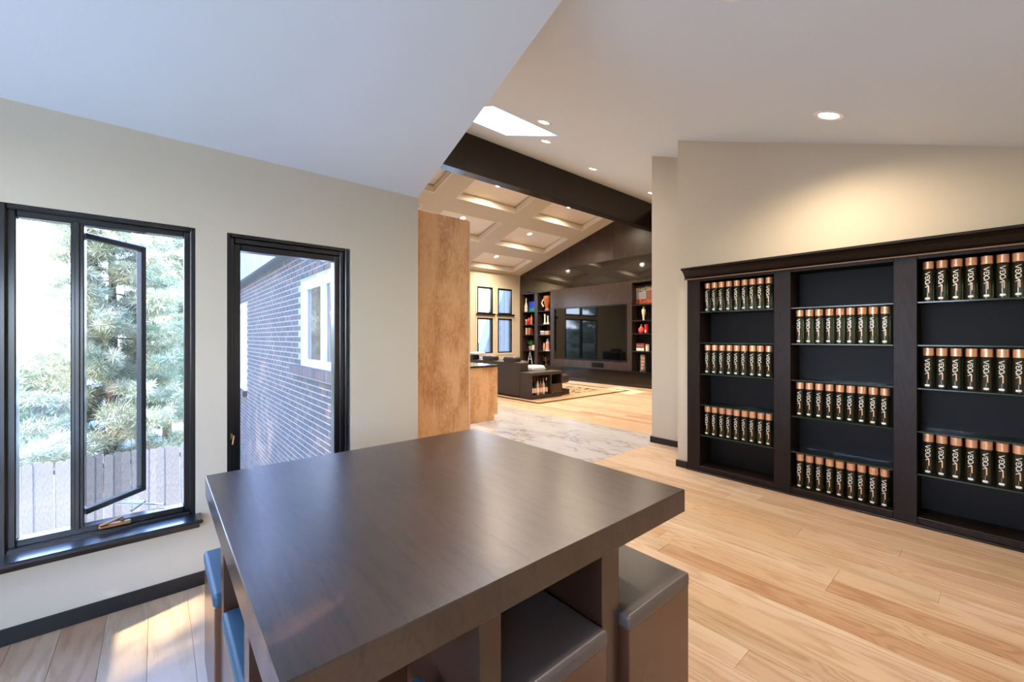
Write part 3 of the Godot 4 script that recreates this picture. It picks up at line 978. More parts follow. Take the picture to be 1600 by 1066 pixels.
func build_media_wall() -> void:
	var t := thing("media_wall", "dark wood media wall with shelf niches and a long bench plinth", "wall unit", Vector3.ZERO)
	var X := 9.85
	var st := mb()
	# gable panels above the gloss band
	var zc := [-2.91, -4.3, -5.75, -7.08, -8.41, -9.74, -11.098]
	for i in range(zc.size() - 1):
		var za: float = zc[i]
		var zb: float = zc[i + 1]
		st = mb()
		var ya := (y_near(za) if za > -5.7 else y_far(za)) + 0.06
		var yb := (y_near(zb) if zb > -5.7 else y_far(zb)) + 0.06
		prism(st, [Vector2(za - 0.002, 3.545), Vector2(zb + 0.002, 3.545), Vector2(zb + 0.002, yb), Vector2(za - 0.002, ya)], 0, X, X + 0.3)
		obj("gable_panel", st, M.panel_wood, t)
	st = mb()
	prism(st, [Vector2(X + 0.012, 3.545), Vector2(X - 0.006, 2.892), Vector2(X + 0.3, 2.892), Vector2(X + 0.3, 3.545)], 2, -11.098, -2.91)
	obj("gloss_band", st, M.gloss_panel, t)
	# wall field round TV and niches
	var holes := [[-10.963, 0.42, -10.346, 2.85], [-10.194, 0.42, -9.588, 2.85], [-6.50, 0.42, -5.90, 2.83], [-9.43, 0.655, -6.655, 2.275]]
	st = mb()
	wall_grid(st, 0, X, X + 0.34, Vector2(-11.098, 0.40), Vector2(-2.91, 2.892), holes)
	obj("field_panel", st, M.panel_wood, t)
	st = mb()
	box(st, Vector3(X + 0.30, 0.40, -11.098), Vector3(X + 0.39, 2.892, -2.91))
	obj("back_panel", st, M.back_panel, t)
	for n in [[-10.963, -10.346, [0.90, 1.434, 1.786, 2.238]], [-10.194, -9.588, [0.89, 1.431, 1.781, 2.239]], [-6.50, -5.90, [0.975, 1.452, 1.806, 2.229]]]:
		for y in n[2]:
			st = mb()
			cbox(st, Vector3(X + 0.004, y - 0.03, n[0]), Vector3(X + 0.30, y, n[1]), 0.003)
			obj("niche_shelf", st, M.espresso_across, t)
	st = mb()
	cbox(st, Vector3(X - 0.008, 0.46, -7.873), Vector3(X, 0.60, -7.436), 0.003)
	obj("vent_cover", st, M.stone_top, t)
	st = mb()
	cbox(st, Vector3(9.75, 0.05, -11.098), Vector3(10.2, 0.43, -2.91), 0.01)
	obj("bench_plinth", st, M.gloss_wood, t)
	st = mb()
	cbox(st, Vector3(9.77, 0.0, -11.098), Vector3(10.2, 0.05, -2.91), 0.003)
	obj("toe_board", st, M.baseboard_black, t)
	# television
	var tv := thing("television", "very large black flat television set into the media wall", "television", Vector3(X + 0.16, 0.667, -8.04))
	st = mb()
	frame_rect(st, 0, Vector2(-1.376, 0.0), Vector2(1.376, 1.598), 0.022, -0.175, 0.06)
	obj("bezel", st, M.black_plastic, tv)
	st = mb()
	box(st, Vector3(-0.168, 0.02, -1.355), Vector3(0.05, 1.578, 1.355))
	obj("screen", st, M.tv_glass, tv)

func small(called: String, label: String, cat: String, at: Vector3, group := "ornaments in the media wall") -> Node3D:
	return thing(called, label, cat, at, group)

func spun(parent: Node, called: String, prof: Array, m: Material, segs := 16, at := Vector3.ZERO, squash := Vector3.ONE) -> MeshInstance3D:
	var st := mb()
	lathe(st, prof, segs, at, squash)
	return obj(called, st, m, parent)

func block(parent: Node, called: String, lo: Vector3, hi: Vector3, m: Material, r := 0.003) -> MeshInstance3D:
	var st := mb()
	cbox(st, lo, hi, r)
	return obj(called, st, m, parent)

func words(parent: Node, text: String, size: float, m: Material, at: Vector3, turn: float) -> void:
	var tm := TextMesh.new()
	tm.text = text
	tm.font_size = 32
	tm.pixel_size = size / 32.0
	tm.depth = 0.004
	var f := SystemFont.new()
	f.font_names = PackedStringArray(["Droid Serif"])
	tm.font = f
	var o := put("lettering", tm, m, parent, at)
	o.rotation.y = turn

func build_ornaments() -> void:
	var X := 9.97
	var ivory := mat("ivory", Color(0.88, 0.84, 0.72), 0.4)
	var red := mat("red_glaze", Color(0.72, 0.10, 0.07), 0.3)
	var pink := mat("pink_glaze", Color(0.86, 0.30, 0.30), 0.35)
	var tan := mat("tan_clay", Color(0.72, 0.52, 0.36), 0.5)
	var orange := mat("amber_glaze", Color(0.62, 0.34, 0.14), 0.35)
	var blue := mat("sky_blue_print", Color(0.05, 0.22, 0.72), 0.5)
	var teal := mat("teal_print", Color(0.05, 0.52, 0.48), 0.5)
	var paper := mat("book_paper", Color(0.86, 0.82, 0.76), 0.8)
	var maroon := mat("maroon_cloth", Color(0.42, 0.16, 0.13), 0.8)
	var grey := mat("grey_cloth", Color(0.55, 0.54, 0.56), 0.8)
	var green := mat("leaf_green", Color(0.16, 0.42, 0.10), 0.6)
	var pot := mat("rose_clay", Color(0.72, 0.56, 0.50), 0.7)
	var t: Node3D
	# outer bay
	t = small("tall_bottle", "tall slender pale green bottle on the uppermost shelf beside the blue picture", "bottle", Vector3(X, 2.239, -10.90))
	spun(t, "glass_body", [[0, 0], [0.055, 0], [0.06, 0.02], [0.055, 0.22], [0.022, 0.34], [0.016, 0.46], [0.02, 0.47], [0, 0.47]], ivory)
	spun(t, "stopper", [[0.0, 0.468], [0.017, 0.468], [0.012, 0.505], [0, 0.51]], tan)
	t = small("seascape_picture", "small framed picture of blue sky over teal water on the uppermost shelf", "picture", Vector3(X + 0.06, 2.239, -10.62))
	block(t, "frame", Vector3(0.0, 0, -0.205), Vector3(0.025, 0.37, 0.205), M.black_plastic)
	block(t, "sky_print", Vector3(-0.004, 0.13, -0.195), Vector3(0.0, 0.36, 0.195), blue, 0.001)
	block(t, "sea_print", Vector3(-0.004, 0.01, -0.195), Vector3(0.0, 0.13, 0.195), teal, 0.001)
	t = small("red_vase", "rounded glossy red vase beside a bronze figurine", "vase", Vector3(X, 1.787, -10.74))
	spun(t, "body", [[0, 0], [0.05, 0], [0.075, 0.07], [0.085, 0.15], [0.05, 0.22], [0.03, 0.245], [0.038, 0.26], [0, 0.255]], red)
	t = small("figurine", "slim bronze figurine beside the red vase", "figurine", Vector3(X, 1.787, -10.62))
	spun(t, "base", [[0, 0], [0.045, 0], [0.045, 0.02], [0, 0.02]], M.bronze)
	spun(t, "body", [[0.0, 0.02], [0.035, 0.02], [0.028, 0.12], [0.042, 0.20], [0.03, 0.26], [0.012, 0.29], [0.022, 0.32], [0.018, 0.345], [0, 0.36]], tan)
	t = small("pale_card_box", "short pale cardboard box beside the red vase", "box", Vector3(X, 1.787, -10.86))
	block(t, "body", Vector3(-0.04, 0, -0.035), Vector3(0.04, 0.18, 0.035), tan)
	block(t, "lid", Vector3(-0.042, 0.15, -0.037), Vector3(0.042, 0.185, 0.037), paper)
	for i in 4:
		var hh: float = [0.24, 0.21, 0.25, 0.20][i]
		t = small("upright_book", ["thin ivory book standing upright above the potted plant", "thin brown book standing upright above the potted plant", "thin tan book standing upright above the potted plant", "thin dark red book standing upright above the potted plant"][i], "book", Vector3(X, 1.436, -10.82 + i * 0.075))
		block(t, "cover", Vector3(-0.08, 0, -0.016), Vector3(0.08, hh, 0.016), [ivory, orange, tan, maroon][i])
		block(t, "pages", Vector3(-0.075, 0.004, -0.012), Vector3(0.081, hh - 0.004, 0.012), paper, 0.001)
	t = small("potted_plant", "leafy green plant in a small rose clay pot", "plant", Vector3(X + 0.02, 0.90, -10.66))
	spun(t, "pot", [[0, 0], [0.065, 0], [0.095, 0.13], [0.10, 0.14], [0.085, 0.14], [0.0, 0.12]], pot)
	rng.seed = 8
	for i in 22:
		var st := mb()
		var a := rng.randf() * TAU
		var l := rng.randf_range(0.18, 0.36)
		var up := rng.randf_range(0.25, 0.95)
		var d := Vector3(cos(a) * 0.3, up + 0.2, sin(a) * 0.6).normalized()
		var side := d.cross(Vector3.UP).normalized() * 0.028
		var p0 := Vector3(0, 0.12, 0)
		var p1 := p0 + d * l * 0.6
		var p2 := p0 + d * l + Vector3(0, -0.03, 0)
		poly(st, [p0, p1 - side, p2], Vector3.UP)
		poly(st, [p0, p2, p1 + side + Vector3(0, 0.006, 0)], Vector3.UP)
		obj("leaf", st, green, t)
	t = small("white_candle", "short white candle beside the potted plant", "candle", Vector3(X, 0.90, -10.51))
	spun(t, "wax", [[0, 0], [0.05, 0], [0.05, 0.17], [0.045, 0.175], [0, 0.165]], paper)
	spun(t, "wick", [[0, 0.16], [0.003, 0.16], [0.003, 0.19], [0, 0.19]], M.black_plastic, 6)
	t = small("letter_easel", "white triangular easel ornament under the potted plant", "ornament", Vector3(X, 0.431, -10.70))
	var st2 := mb()
	tube(st2, [Vector3(0, 0, -0.11), Vector3(0, 0.42, 0)], 0.014)
	tube(st2, [Vector3(0, 0, 0.11), Vector3(0, 0.42, 0)], 0.014)
	obj("leg", st2, M.white_paint, t)
	st2 = mb()
	tube(st2, [Vector3(0, 0.15, -0.07), Vector3(0, 0.15, 0.07)], 0.012)
	obj("crossbar", st2, M.white_paint, t)
	# inner bay
	t = small("amber_vase", "large amber vase with a curling white handle on the uppermost shelf", "vase", Vector3(X + 0.02, 2.24, -9.87))
	spun(t, "body", [[0, 0], [0.085, 0], [0.08, 0.03], [0.06, 0.09], [0.10, 0.24], [0.13, 0.42], [0.12, 0.49], [0.10, 0.50], [0, 0.48]], orange)
	st2 = mb()
	var hp := []
	for i in 14:
		var a := lerpf(-0.3, 4.4, i / 13.0)
		hp.append(Vector3(-0.06, 0.14 + 0.024 * i, -0.13 - 0.06 * sin(a)))
	tube(st2, hp, 0.026, 0.016)
	obj("handle", st2, ivory, t)
	for i in 2:
		t = small("candlestick", ["taller ivory candlestick of the pair under the amber vase", "shorter ivory candlestick of the pair under the amber vase"][i], "candlestick", Vector3(X, 1.782, -9.96 + i * 0.14))
		var hgt: float = [0.345, 0.29][i]
		spun(t, "stem", [[0, 0], [0.055, 0], [0.05, 0.03], [0.028, 0.07], [0.022, hgt * 0.8], [0.034, hgt * 0.9], [0.04, hgt], [0, hgt]], ivory)
		spun(t, "foot", [[0, 0], [0.058, 0], [0.058, 0.012], [0, 0.012]], tan)
	for i in 2:
		t = small("keepsake_box", ["pale grey keepsake box under the candlesticks", "tan keepsake box under the candlesticks"][i], "box", Vector3(X, 1.432, -10.03 + i * 0.21))
		block(t, "body", Vector3(-0.06, 0, -0.09), Vector3(0.06, 0.10, 0.09), [grey, tan][i])
		block(t, "lid", Vector3(-0.063, 0.10, -0.093), Vector3(0.063, 0.13, 0.093), [paper, pot][i])
	t = small("slim_vase", "slim brown bottle vase under the keepsake boxes", "vase", Vector3(X, 0.891, -9.99))
	spun(t, "body", [[0, 0], [0.04, 0], [0.045, 0.15], [0.03, 0.22], [0.034, 0.26], [0, 0.255]], tan)
	t = small("pale_statue", "pale carved statue standing beside the slim brown vase", "statue", Vector3(X, 0.891, -9.83))
	spun(t, "base", [[0, 0], [0.08, 0], [0.08, 0.03], [0, 0.03]], paper)
	spun(t, "body", [[0, 0.03], [0.07, 0.03], [0.055, 0.15], [0.065, 0.24], [0.05, 0.30], [0.022, 0.325], [0.038, 0.36], [0.03, 0.395], [0, 0.405]], pot)
	t = small("branch_ornament", "small bare branching ornament under the slim brown vase", "ornament", Vector3(X, 0.431, -9.90))
	rng.seed = 3
	st2 = mb()
	tube(st2, [Vector3.ZERO, Vector3(0, 0.18, 0)], 0.008)
	for i in 9:
		var a := rng.randf() * TAU
		tube(st2, [Vector3(0, 0.07 + 0.012 * i, 0), Vector3(cos(a) * 0.04, 0.13 + 0.012 * i, sin(a) * 0.10), Vector3(cos(a) * 0.06, 0.20 + 0.012 * i, sin(a) * 0.15)], 0.006, 0.003, 5)
	obj("branches", st2, M.bronze, t)
	spun(t, "foot", [[0, 0], [0.05, 0], [0.05, 0.015], [0, 0.015]], M.bronze)
	# the bay at the other end
	t = small("word_sign", "brown sign with two words in pale and orange letters", "sign", Vector3(X + 0.08, 2.23, -6.25))
	block(t, "board", Vector3(0, 0, -0.245), Vector3(0.02, 0.53, 0.245), mat("sign_board", Color(0.22, 0.16, 0.13), 0.7))
	block(t, "grey_print", Vector3(-0.004, 0.15, -0.24), Vector3(0, 0.36, 0.06), grey, 0.001)
	block(t, "brown_print", Vector3(-0.005, 0.02, 0.07), Vector3(0, 0.50, 0.24), mat("brown_print", Color(0.48, 0.28, 0.20), 0.7), 0.001)
	words(t, "Imagine", 0.15, ivory, Vector3(-0.008, 0.43, -0.02), -PI / 2)
	words(t, "achieve", 0.16, mat("orange_print", Color(0.90, 0.38, 0.12), 0.6), Vector3(-0.008, 0.09, -0.02), -PI / 2)
	t = small("white_statuette", "slender white statuette under the word sign", "statue", Vector3(X, 1.807, -6.215))
	spun(t, "foot", [[0, 0], [0.035, 0], [0.03, 0.02], [0, 0.02]], ivory)
	spun(t, "body", [[0, 0.02], [0.022, 0.02], [0.03, 0.10], [0.055, 0.22], [0.05, 0.29], [0.02, 0.315], [0.026, 0.345], [0.016, 0.37], [0, 0.375]], ivory)
	t = small("pink_jar", "round pink jar with a knob lid beside a red cup", "jar", Vector3(X, 1.453, -6.285))
	spun(t, "body", [[0, 0], [0.05, 0], [0.08, 0.06], [0.078, 0.12], [0.045, 0.165], [0, 0.165]], pink)
	spun(t, "lid", [[0, 0.165], [0.045, 0.165], [0.02, 0.19], [0.03, 0.215], [0.022, 0.24], [0, 0.25]], tan)
	t = small("red_mug", "red mug with a white mark beside the pink jar", "mug", Vector3(X, 1.453, -6.13))
	spun(t, "body", [[0, 0], [0.05, 0], [0.055, 0.24], [0.048, 0.24], [0.044, 0.02], [0, 0.02]], red)
	block(t, "mark", Vector3(-0.060, 0.02, -0.02), Vector3(-0.052, 0.09, 0.02), ivory, 0.002)
	t = small("stacked_book", "thick maroon book lying on its side on the shelf", "book", Vector3(X, 0.976, -6.27))
	block(t, "cover", Vector3(-0.08, 0.0, -0.12), Vector3(0.08, 0.09, 0.12), maroon)
	block(t, "pages", Vector3(-0.082, 0.008, -0.115), Vector3(0.07, 0.082, 0.115), paper, 0.001)
	t = small("stacked_book", "maroon book lying on top of another book", "book", Vector3(X, 1.066, -6.27))
	block(t, "cover", Vector3(-0.08, 0.0, -0.118), Vector3(0.08, 0.115, 0.118), maroon)
	block(t, "pages", Vector3(-0.082, 0.045, -0.113), Vector3(0.07, 0.06, 0.113), grey, 0.001)
	t = small("white_canister", "white canister beside the lying maroon books", "canister", Vector3(X, 0.976, -6.10))
	spun(t, "body", [[0, 0], [0.05, 0], [0.05, 0.15], [0, 0.15]], paper)
	spun(t, "lid", [[0, 0.15], [0.053, 0.15], [0.053, 0.18], [0.01, 0.185], [0, 0.19]], tan)
	t = small("cork_tower", "tall clear vase of wine corks standing on the bench plinth", "vase", Vector3(X - 0.02, 0.432, -6.22))
	rng.seed = 6
	for k in 9:
		for j in 4:
			var a := TAU * j / 4.0 + k * 0.5
			spun(t, "cork", [[0, -0.02], [0.018, -0.02], [0.018, 0.02], [0, 0.02]], [tan, paper, orange, pot][(k + j * 2) % 4], 8, Vector3(cos(a) * 0.035, 0.04 + k * 0.044, sin(a) * 0.035))
	spun(t, "glass_cylinder", [[0.085, 0.0], [0.075, 0.45]], M.glass, 20)

func build_living() -> void:
	# rug
	var t := thing("area_rug", "beige floral area rug with a dark brown border under the sofa", "rug", Vector3(7.5, 0, -8.0))
	block(t, "field", Vector3(-1.65, 0.001, -2.2), Vector3(1.55, 0.010, 1.98), M.rug_field, 0.002)
	block(t, "pattern", Vector3(-1.2, 0.010, -1.8), Vector3(1.1, 0.012, 1.45), M.rug, 0.0005)
	for b in [[-1.65, 1.90, 1.55, 1.98], [-1.65, -2.2, 1.55, -2.12], [-1.65, -2.12, -1.57, 1.90], [1.47, -2.12, 1.55, 1.90]]:
		block(t, "border", Vector3(b[0], 0.010, b[1]), Vector3(b[2], 0.013, b[3]), M.rug_border, 0.0005)
	# sofa: back to the kitchen, arm console with a bottle rack
	var s := thing("leather_sofa", "dark brown leather sofa with headrests and a bottle rack in its arm", "sofa", Vector3(6.05, 0.014, -8.0))
	var st := mb()
	cushion(st, Vector3(0.0, 0.02, -2.2), Vector3(0.26, 0.78, 1.18), 0.035)
	obj("backrest", st, M.leather, s)
	for k in 4:
		st = mb()
		cushion(st, Vector3(0.20, 0.30, -2.1 + k * 0.8), Vector3(1.0, 0.47, -1.32 + k * 0.8), 0.05, 0.03)
		obj("seat_cushion", st, M.leather, s)
		st = mb()
		cushion(st, Vector3(0.17, 0.42, -2.08 + k * 0.8), Vector3(0.40, 0.80, -1.34 + k * 0.8), 0.07)
		obj("back_cushion", st, M.leather, s)
		st = mb()
		cushion(st, Vector3(0.0, 0.76, -1.83 + k * 0.8), Vector3(0.24, 0.895, -1.42 + k * 0.8), 0.055)
		obj("headrest", st, M.leather, s)
	block(s, "base", Vector3(0.05, 0.0, -2.15), Vector3(0.95, 0.32, 1.16), M.leather, 0.02)
	# console arm as an open box
	st = mb()
	cushion(st, Vector3(0.0, 0.50, 1.18), Vector3(1.0, 0.575, 1.53), 0.03)
	cbox(st, Vector3(0.0, 0.0, 1.18), Vector3(0.06, 0.54, 1.525), 0.01)
	cbox(st, Vector3(0.97, 0.0, 1.18), Vector3(1.0, 0.54, 1.525), 0.01)
	cbox(st, Vector3(0.06, 0.0, 1.18), Vector3(0.97, 0.075, 1.525), 0.01)
	cbox(st, Vector3(0.06, 0.075, 1.18), Vector3(0.97, 0.51, 1.22), 0.005)
	cbox(st, Vector3(0.62, 0.075, 1.2), Vector3(0.65, 0.51, 1.52), 0.005)
	obj("console_arm", st, M.leather, s)
	block(s, "console_door", Vector3(0.655, 0.08, 1.505), Vector3(0.965, 0.29, 1.522), M.bronze_door, 0.004)
	st = mb()
	for p in [[0.67, 0.50], [0.95, 0.50], [0.67, 0.10], [0.95, 0.10]]:
		box(st, Vector3(p[0] - 0.008, p[1] - 0.008, 1.52), Vector3(p[0] + 0.008, p[1] + 0.008, 1.527))
	obj("stud", st, M.steel, s)
	st = mb()
	cushion(st, Vector3(1.0, 0.26, 0.45), Vector3(1.38, 0.47, 1.45), 0.09)
	obj("footrest", st, M.leather, s)
	block(s, "footrest_base", Vector3(1.0, 0.0, 0.5), Vector3(1.36, 0.12, 1.42), M.black_plastic, 0.01)
	# bottles in the rack
	var wine := [mat("wine_dark", Color(0.05, 0.06, 0.04), 0.15), mat("wine_red", Color(0.35, 0.03, 0.04), 0.2), mat("wine_clear", Color(0.72, 0.70, 0.66), 0.12), mat("wine_amber", Color(0.55, 0.30, 0.12), 0.15)]
	var wl := ["dark wine bottle with a pale label beside the rack's back edge", "red-capped wine bottle in the sofa arm rack", "clear bottle with a red cap in the sofa arm rack", "amber liquor bottle in the sofa arm rack", "tall clear liquor bottle in the sofa arm rack", "dark bottle with a bright label beside the rack divider"]
	for i in 6:
		var b := thing("rack_bottle", wl[i], "bottle", Vector3(6.05 + 0.115 + i * 0.088, 0.09, -8.0 + 1.44), "bottles in the sofa arm rack")
		spun(b, "body", [[0, 0], [0.033, 0], [0.036, 0.01], [0.036, 0.20], [0.014, 0.27], [0.014, 0.34], [0, 0.34]], wine[[0, 0, 2, 3, 2, 0][i]], 12)
		spun(b, "label_band", [[0.0365, 0.05], [0.0365, 0.15]], [M.white_print, M.cream_print][i % 2], 12)
		spun(b, "cap", [[0, 0.33], [0.016, 0.30], [0.016, 0.36], [0, 0.362]], wine[[2, 1, 1, 0, 3, 2][i]], 10)
	# white things beyond the arm
	t = thing("white_throw_pillow", "white throw pillow lying on the sofa seat beside the arm", "pillow", Vector3(6.86, 0.52, -7.22))
	st = mb()
	cushion(st, Vector3(-0.22, 0.0, -0.20), Vector3(0.22, 0.16, 0.20), 0.075)
	obj("cover", st, M.white_paint, t)
	st = mb()
	cbox(st, Vector3(-0.215, 0.072, -0.195), Vector3(0.215, 0.086, 0.195), 0.003)
	obj("piping", st, M.white_print, t)
	# throw on the sofa back
	t = thing("cream_throw", "cream folded throw lying over the sofa's far headrest", "blanket", Vector3(6.17, 0.91, -8.6))
	st = mb()
	cushion(st, Vector3(-0.14, 0.0, -0.16), Vector3(0.16, 0.05, 0.16), 0.02, 0.02)
	obj("fold", st, M.white_paint, t)

# ---------------------------------------------------------------- outdoors
func build_brick_wing() -> void:
	var w := struct("wall_brick", "grey-brown brick wall of the house wing seen through the window", "wall")
	var st := mb()
	var holes := [[-5.40, 1.0, -3.85, 2.0], [-10.25, 0.30, -9.38, 2.0]]
	wall_grid(st, 0, 1.312, 1.36, Vector2(-11.25, -2.8), Vector2(-2.98, 2.40), holes)
	obj("mortar_bed", st, M.mortar, w)
	var sm := mb()
	cbox(sm, Vector3(-0.012, -0.0273, -0.0975), Vector3(0.012, 0.0273, 0.0975), 0.002)
	var brick := sm.commit()
	var rest := []
	for i in 5: rest.append(mb())
	rng.seed = 77
	var cells := []
	var y := -2.74
	var row := 0
	while y < 2.36:
		var z := -3.04 - (0.1045 if row % 2 == 1 else 0.0)
		while z > -11.15:
			var open := false
			for h in holes:
				if z + 0.1 > h[0] - 0.0 and z - 0.1 < h[2] and y + 0.03 > h[1] - 0.065 and y - 0.03 < h[3]: open = true
			if not open: cells.append([z, y])
			z -= 0.209
		y += 0.0677
		row += 1
	# the bricks that show largest through the window are parts, the rest one part
	var count := 0
	for c in cells:
		var k := rng.randi_range(0, 4)
		if rng.randf() < 0.4: k = 3
		var seen: bool = c[0] > -6.3 and c[0] < -4.1 and c[1] > -0.25 and c[1] < 2.0
		if seen and count < 290:
			put("brick", brick, M["brick_%d" % k], w, Vector3(1.3205, c[1], c[0]))
			count += 1
		else:
			box(rest[k], Vector3(1.3085, c[1] - 0.0273, c[0] - 0.0975), Vector3(1.33, c[1] + 0.0273, c[0] + 0.0975))
	for k in 5:
		var o := obj("brickwork", rest[k], M["brick_%d" % k], w)
		o.set_meta("kind", "stuff")
	# rowlock sills
	for sl in [[-5.62, -3.8, 0.965], [-10.35, -9.3, 0.27]]:
		var z: float = sl[0]
		while z < sl[1]:
			var sb := mb()
			cbox(sb, Vector3(1.235, -0.05, -0.03), Vector3(1.36, 0.05, 0.03), 0.003)
			var o := obj("sill_brick", sb, M["brick_%d" % rng.randi_range(0, 4)], w)
			o.position = Vector3(0.0, sl[2], z)
			o.rotation.z = 0.0
			z += 0.068
	# jettied upper storey: fascia, soffit and board siding
	var u := struct("wall_upper_storey", "pale vertical board siding overhanging the brick wall", "wall")
	block(u, "fascia", Vector3(1.16, 2.38, -11.4), Vector3(1.30, 2.60, -5.60), M.siding, 0.004)
	block(u, "soffit", Vector3(1.18, 2.375, -11.4), Vector3(1.42, 2.405, -2.99), M.siding, 0.003)
	var zz := -11.4
	while zz < -3.0:
		block(u, "siding_board", Vector3(1.20, 2.60, zz), Vector3(1.24, 4.6, minf(zz + 0.19, -2.99)), M.siding, 0.006)
		zz += 0.20
	block(u, "sheathing", Vector3(1.238, 2.40, -11.4), Vector3(1.36, 4.6, -2.99), M.siding_grey, 0.002)

func build_fence() -> void:
	rng.seed = 21
	var f := thing("wooden_fence", "weathered grey wooden picket fence with dog-eared tops beyond the window", "fence", Vector3(0, -2.8, -12.0))
	var x := -4.2
	var ms := []
	for i in 3:
		var st := mb()
		prism(st, [Vector2(-0.0685, 0), Vector2(0.0685, 0), Vector2(0.0685, 1.69), Vector2(0.04, 1.73), Vector2(-0.04, 1.73), Vector2(-0.0685, 1.69)], 2, -0.009, 0.009)
		ms.append(st.commit())
	var n := 0
	while x < 1.2:
		var o := put("picket", ms[n % 3], M["fence_wood_%d" % rng.randi_range(0, 2)], f, Vector3(x, rng.randf_range(-0.02, 0.02), 0.010 * (n % 2)))
		o.rotation.z = rng.randf_range(-0.012, 0.012)
		x += 0.1375
		n += 1
	for y in [0.25, 1.45]:
		block(f, "rail", Vector3(-4.3, y, -0.055), Vector3(1.25, y + 0.09, -0.012), M.fence_wood_1, 0.004)

func tuft_mesh(blades: int, length: float, width: float, sd: int) -> ArrayMesh:
	rng.seed = sd
	var st := mb()
	for i in blades:
		var d := Vector3(rng.randf_range(-1, 1), rng.randf_range(-0.5, 1), rng.randf_range(-1, 1)).normalized()
		var s := d.cross(Vector3(rng.randf_range(-1, 1), 1, rng.randf_range(-1, 1))).normalized() * width
		var l := length * rng.randf_range(0.7, 1.2)
		var n := d.cross(s).normalized()
		st.set_color(Color.WHITE)
		for v in [d * 0.01 - s, d * l * 0.55 + s, d * l]: vtx(st, v, n)
		for v in [d * 0.01 - s, d * l, d * l * 0.5 - s]: vtx(st, v, n)
	return st.commit()

func foliage(parent: Node3D, called: String, mesh: Mesh, spots: Array, cols: Array, sd: int) -> void:
	rng.seed = sd
	var mm := MultiMesh.new()
	mm.transform_format = MultiMesh.TRANSFORM_3D
	mm.use_colors = true
	mm.mesh = mesh
	mm.instance_count = spots.size()
	for i in spots.size():
		var b := Basis.from_euler(Vector3(rng.randf_range(-0.6, 0.6), rng.randf() * TAU, rng.randf_range(-0.6, 0.6))).scaled(Vector3.ONE * rng.randf_range(0.7, 1.35))
		mm.set_instance_transform(i, Transform3D(b, spots[i]))
		var c: Color = cols[rng.randi_range(0, cols.size() - 1)]
		mm.set_instance_color(i, c.lerp(cols[0], rng.randf() * 0.5))
	var o := MultiMeshInstance3D.new()
	o.name = called
	o.multimesh = mm
	o.material_override = M.needles
	o.set_meta("kind", "stuff")
	parent.add_child(o, true)

func pine(at: Vector3, height: float, reach: float, label: String, sd: int, bare := 0.12) -> void:
	rng.seed = sd
	var t := thing("pine_tree", label, "tree", at, "trees beyond the fence")
	var st := mb()
	tube(st, [Vector3.ZERO, Vector3(0.05, height * 0.5, 0), Vector3(0, height, 0)], 0.16, 0.03, 10)
	obj("trunk", st, M.bark, t)
	var spots := []
	st = mb()
	var y := height * bare
	while y < height - 0.1:
		var f := 1.0 - (y - height * bare) / (height * (1.0 - bare))
		var l0 := reach * (0.16 + 0.84 * pow(f, 0.8))
		for k in 6:
			var a := rng.randf() * TAU
			var l := l0 * rng.randf_range(0.6, 1.1)
			var d := Vector3(cos(a), 0, sin(a))
			var tip := Vector3(0, y, 0) + d * l + Vector3(0, rng.randf_range(-0.1, 0.25) * l, 0)
			var mid := Vector3(0, y, 0) + d * l * 0.5 + Vector3(0, -0.05 * l, 0)
			tube(st, [Vector3(0, y, 0), mid, tip], 0.014, 0.004, 5)
			var n := int(12 + l * 26)
			for j in n:
				var u := rng.randf_range(0.25, 1.05)
				var p := Vector3(0, y, 0).lerp(mid, u * 2.0) if u < 0.5 else mid.lerp(tip, u * 2.0 - 1.0)
				spots.append(p + Vector3(rng.randf_range(-1, 1), rng.randf_range(-0.5, 0.7), rng.randf_range(-1, 1)) * 0.16 * (0.6 + l * 0.35))
		y += height * 0.034
	obj("branches", st, M.bark, t)
	foliage(t, "needles", tuft_mesh(30, 0.20, 0.007, sd + 1), spots, [Color(0.42, 0.41, 0.24), Color(0.28, 0.32, 0.17), Color(0.52, 0.47, 0.30), Color(0.48, 0.37, 0.24), Color(0.32, 0.37, 0.24)], sd + 2)

func leafy(at: Vector3, height: float, crown: Vector3, label: String, sd: int, count: int, cols: Array, group := "trees beyond the fence") -> void:
	rng.seed = sd
	var t := thing("leafy_tree", label, "tree", at, group)
	var st := mb()
	tube(st, [Vector3.ZERO, Vector3(0.1, height * 0.5, 0.05), Vector3(0, height * 0.85, 0)], 0.15, 0.05, 10)
	obj("trunk", st, M.bark, t)
	st = mb()
	var c := Vector3(0, height - crown.y, 0)
	var lumps := []
	for i in 16:
		var d := Vector3(rng.randf_range(-1, 1), rng.randf_range(-0.8, 1), rng.randf_range(-1, 1)).normalized()
		var p := c + d * crown * rng.randf_range(0.45, 0.8)
		lumps.append(p)
		tube(st, [Vector3(0, height * 0.45, 0), c.lerp(p, 0.4), p], 0.05, 0.012, 5)
	obj("branches", st, M.bark, t)
	var spots := []
	for i in count:
		var l: Vector3 = lumps[rng.randi_range(0, 15)]
		spots.append(l + Vector3(rng.randfn(0, 0.30), rng.randfn(0, 0.28), rng.randfn(0, 0.30)) * crown * 0.8)
	foliage(t, "leaves", tuft_mesh(12, 0.15, 0.034, sd + 1), spots, cols, sd + 2)

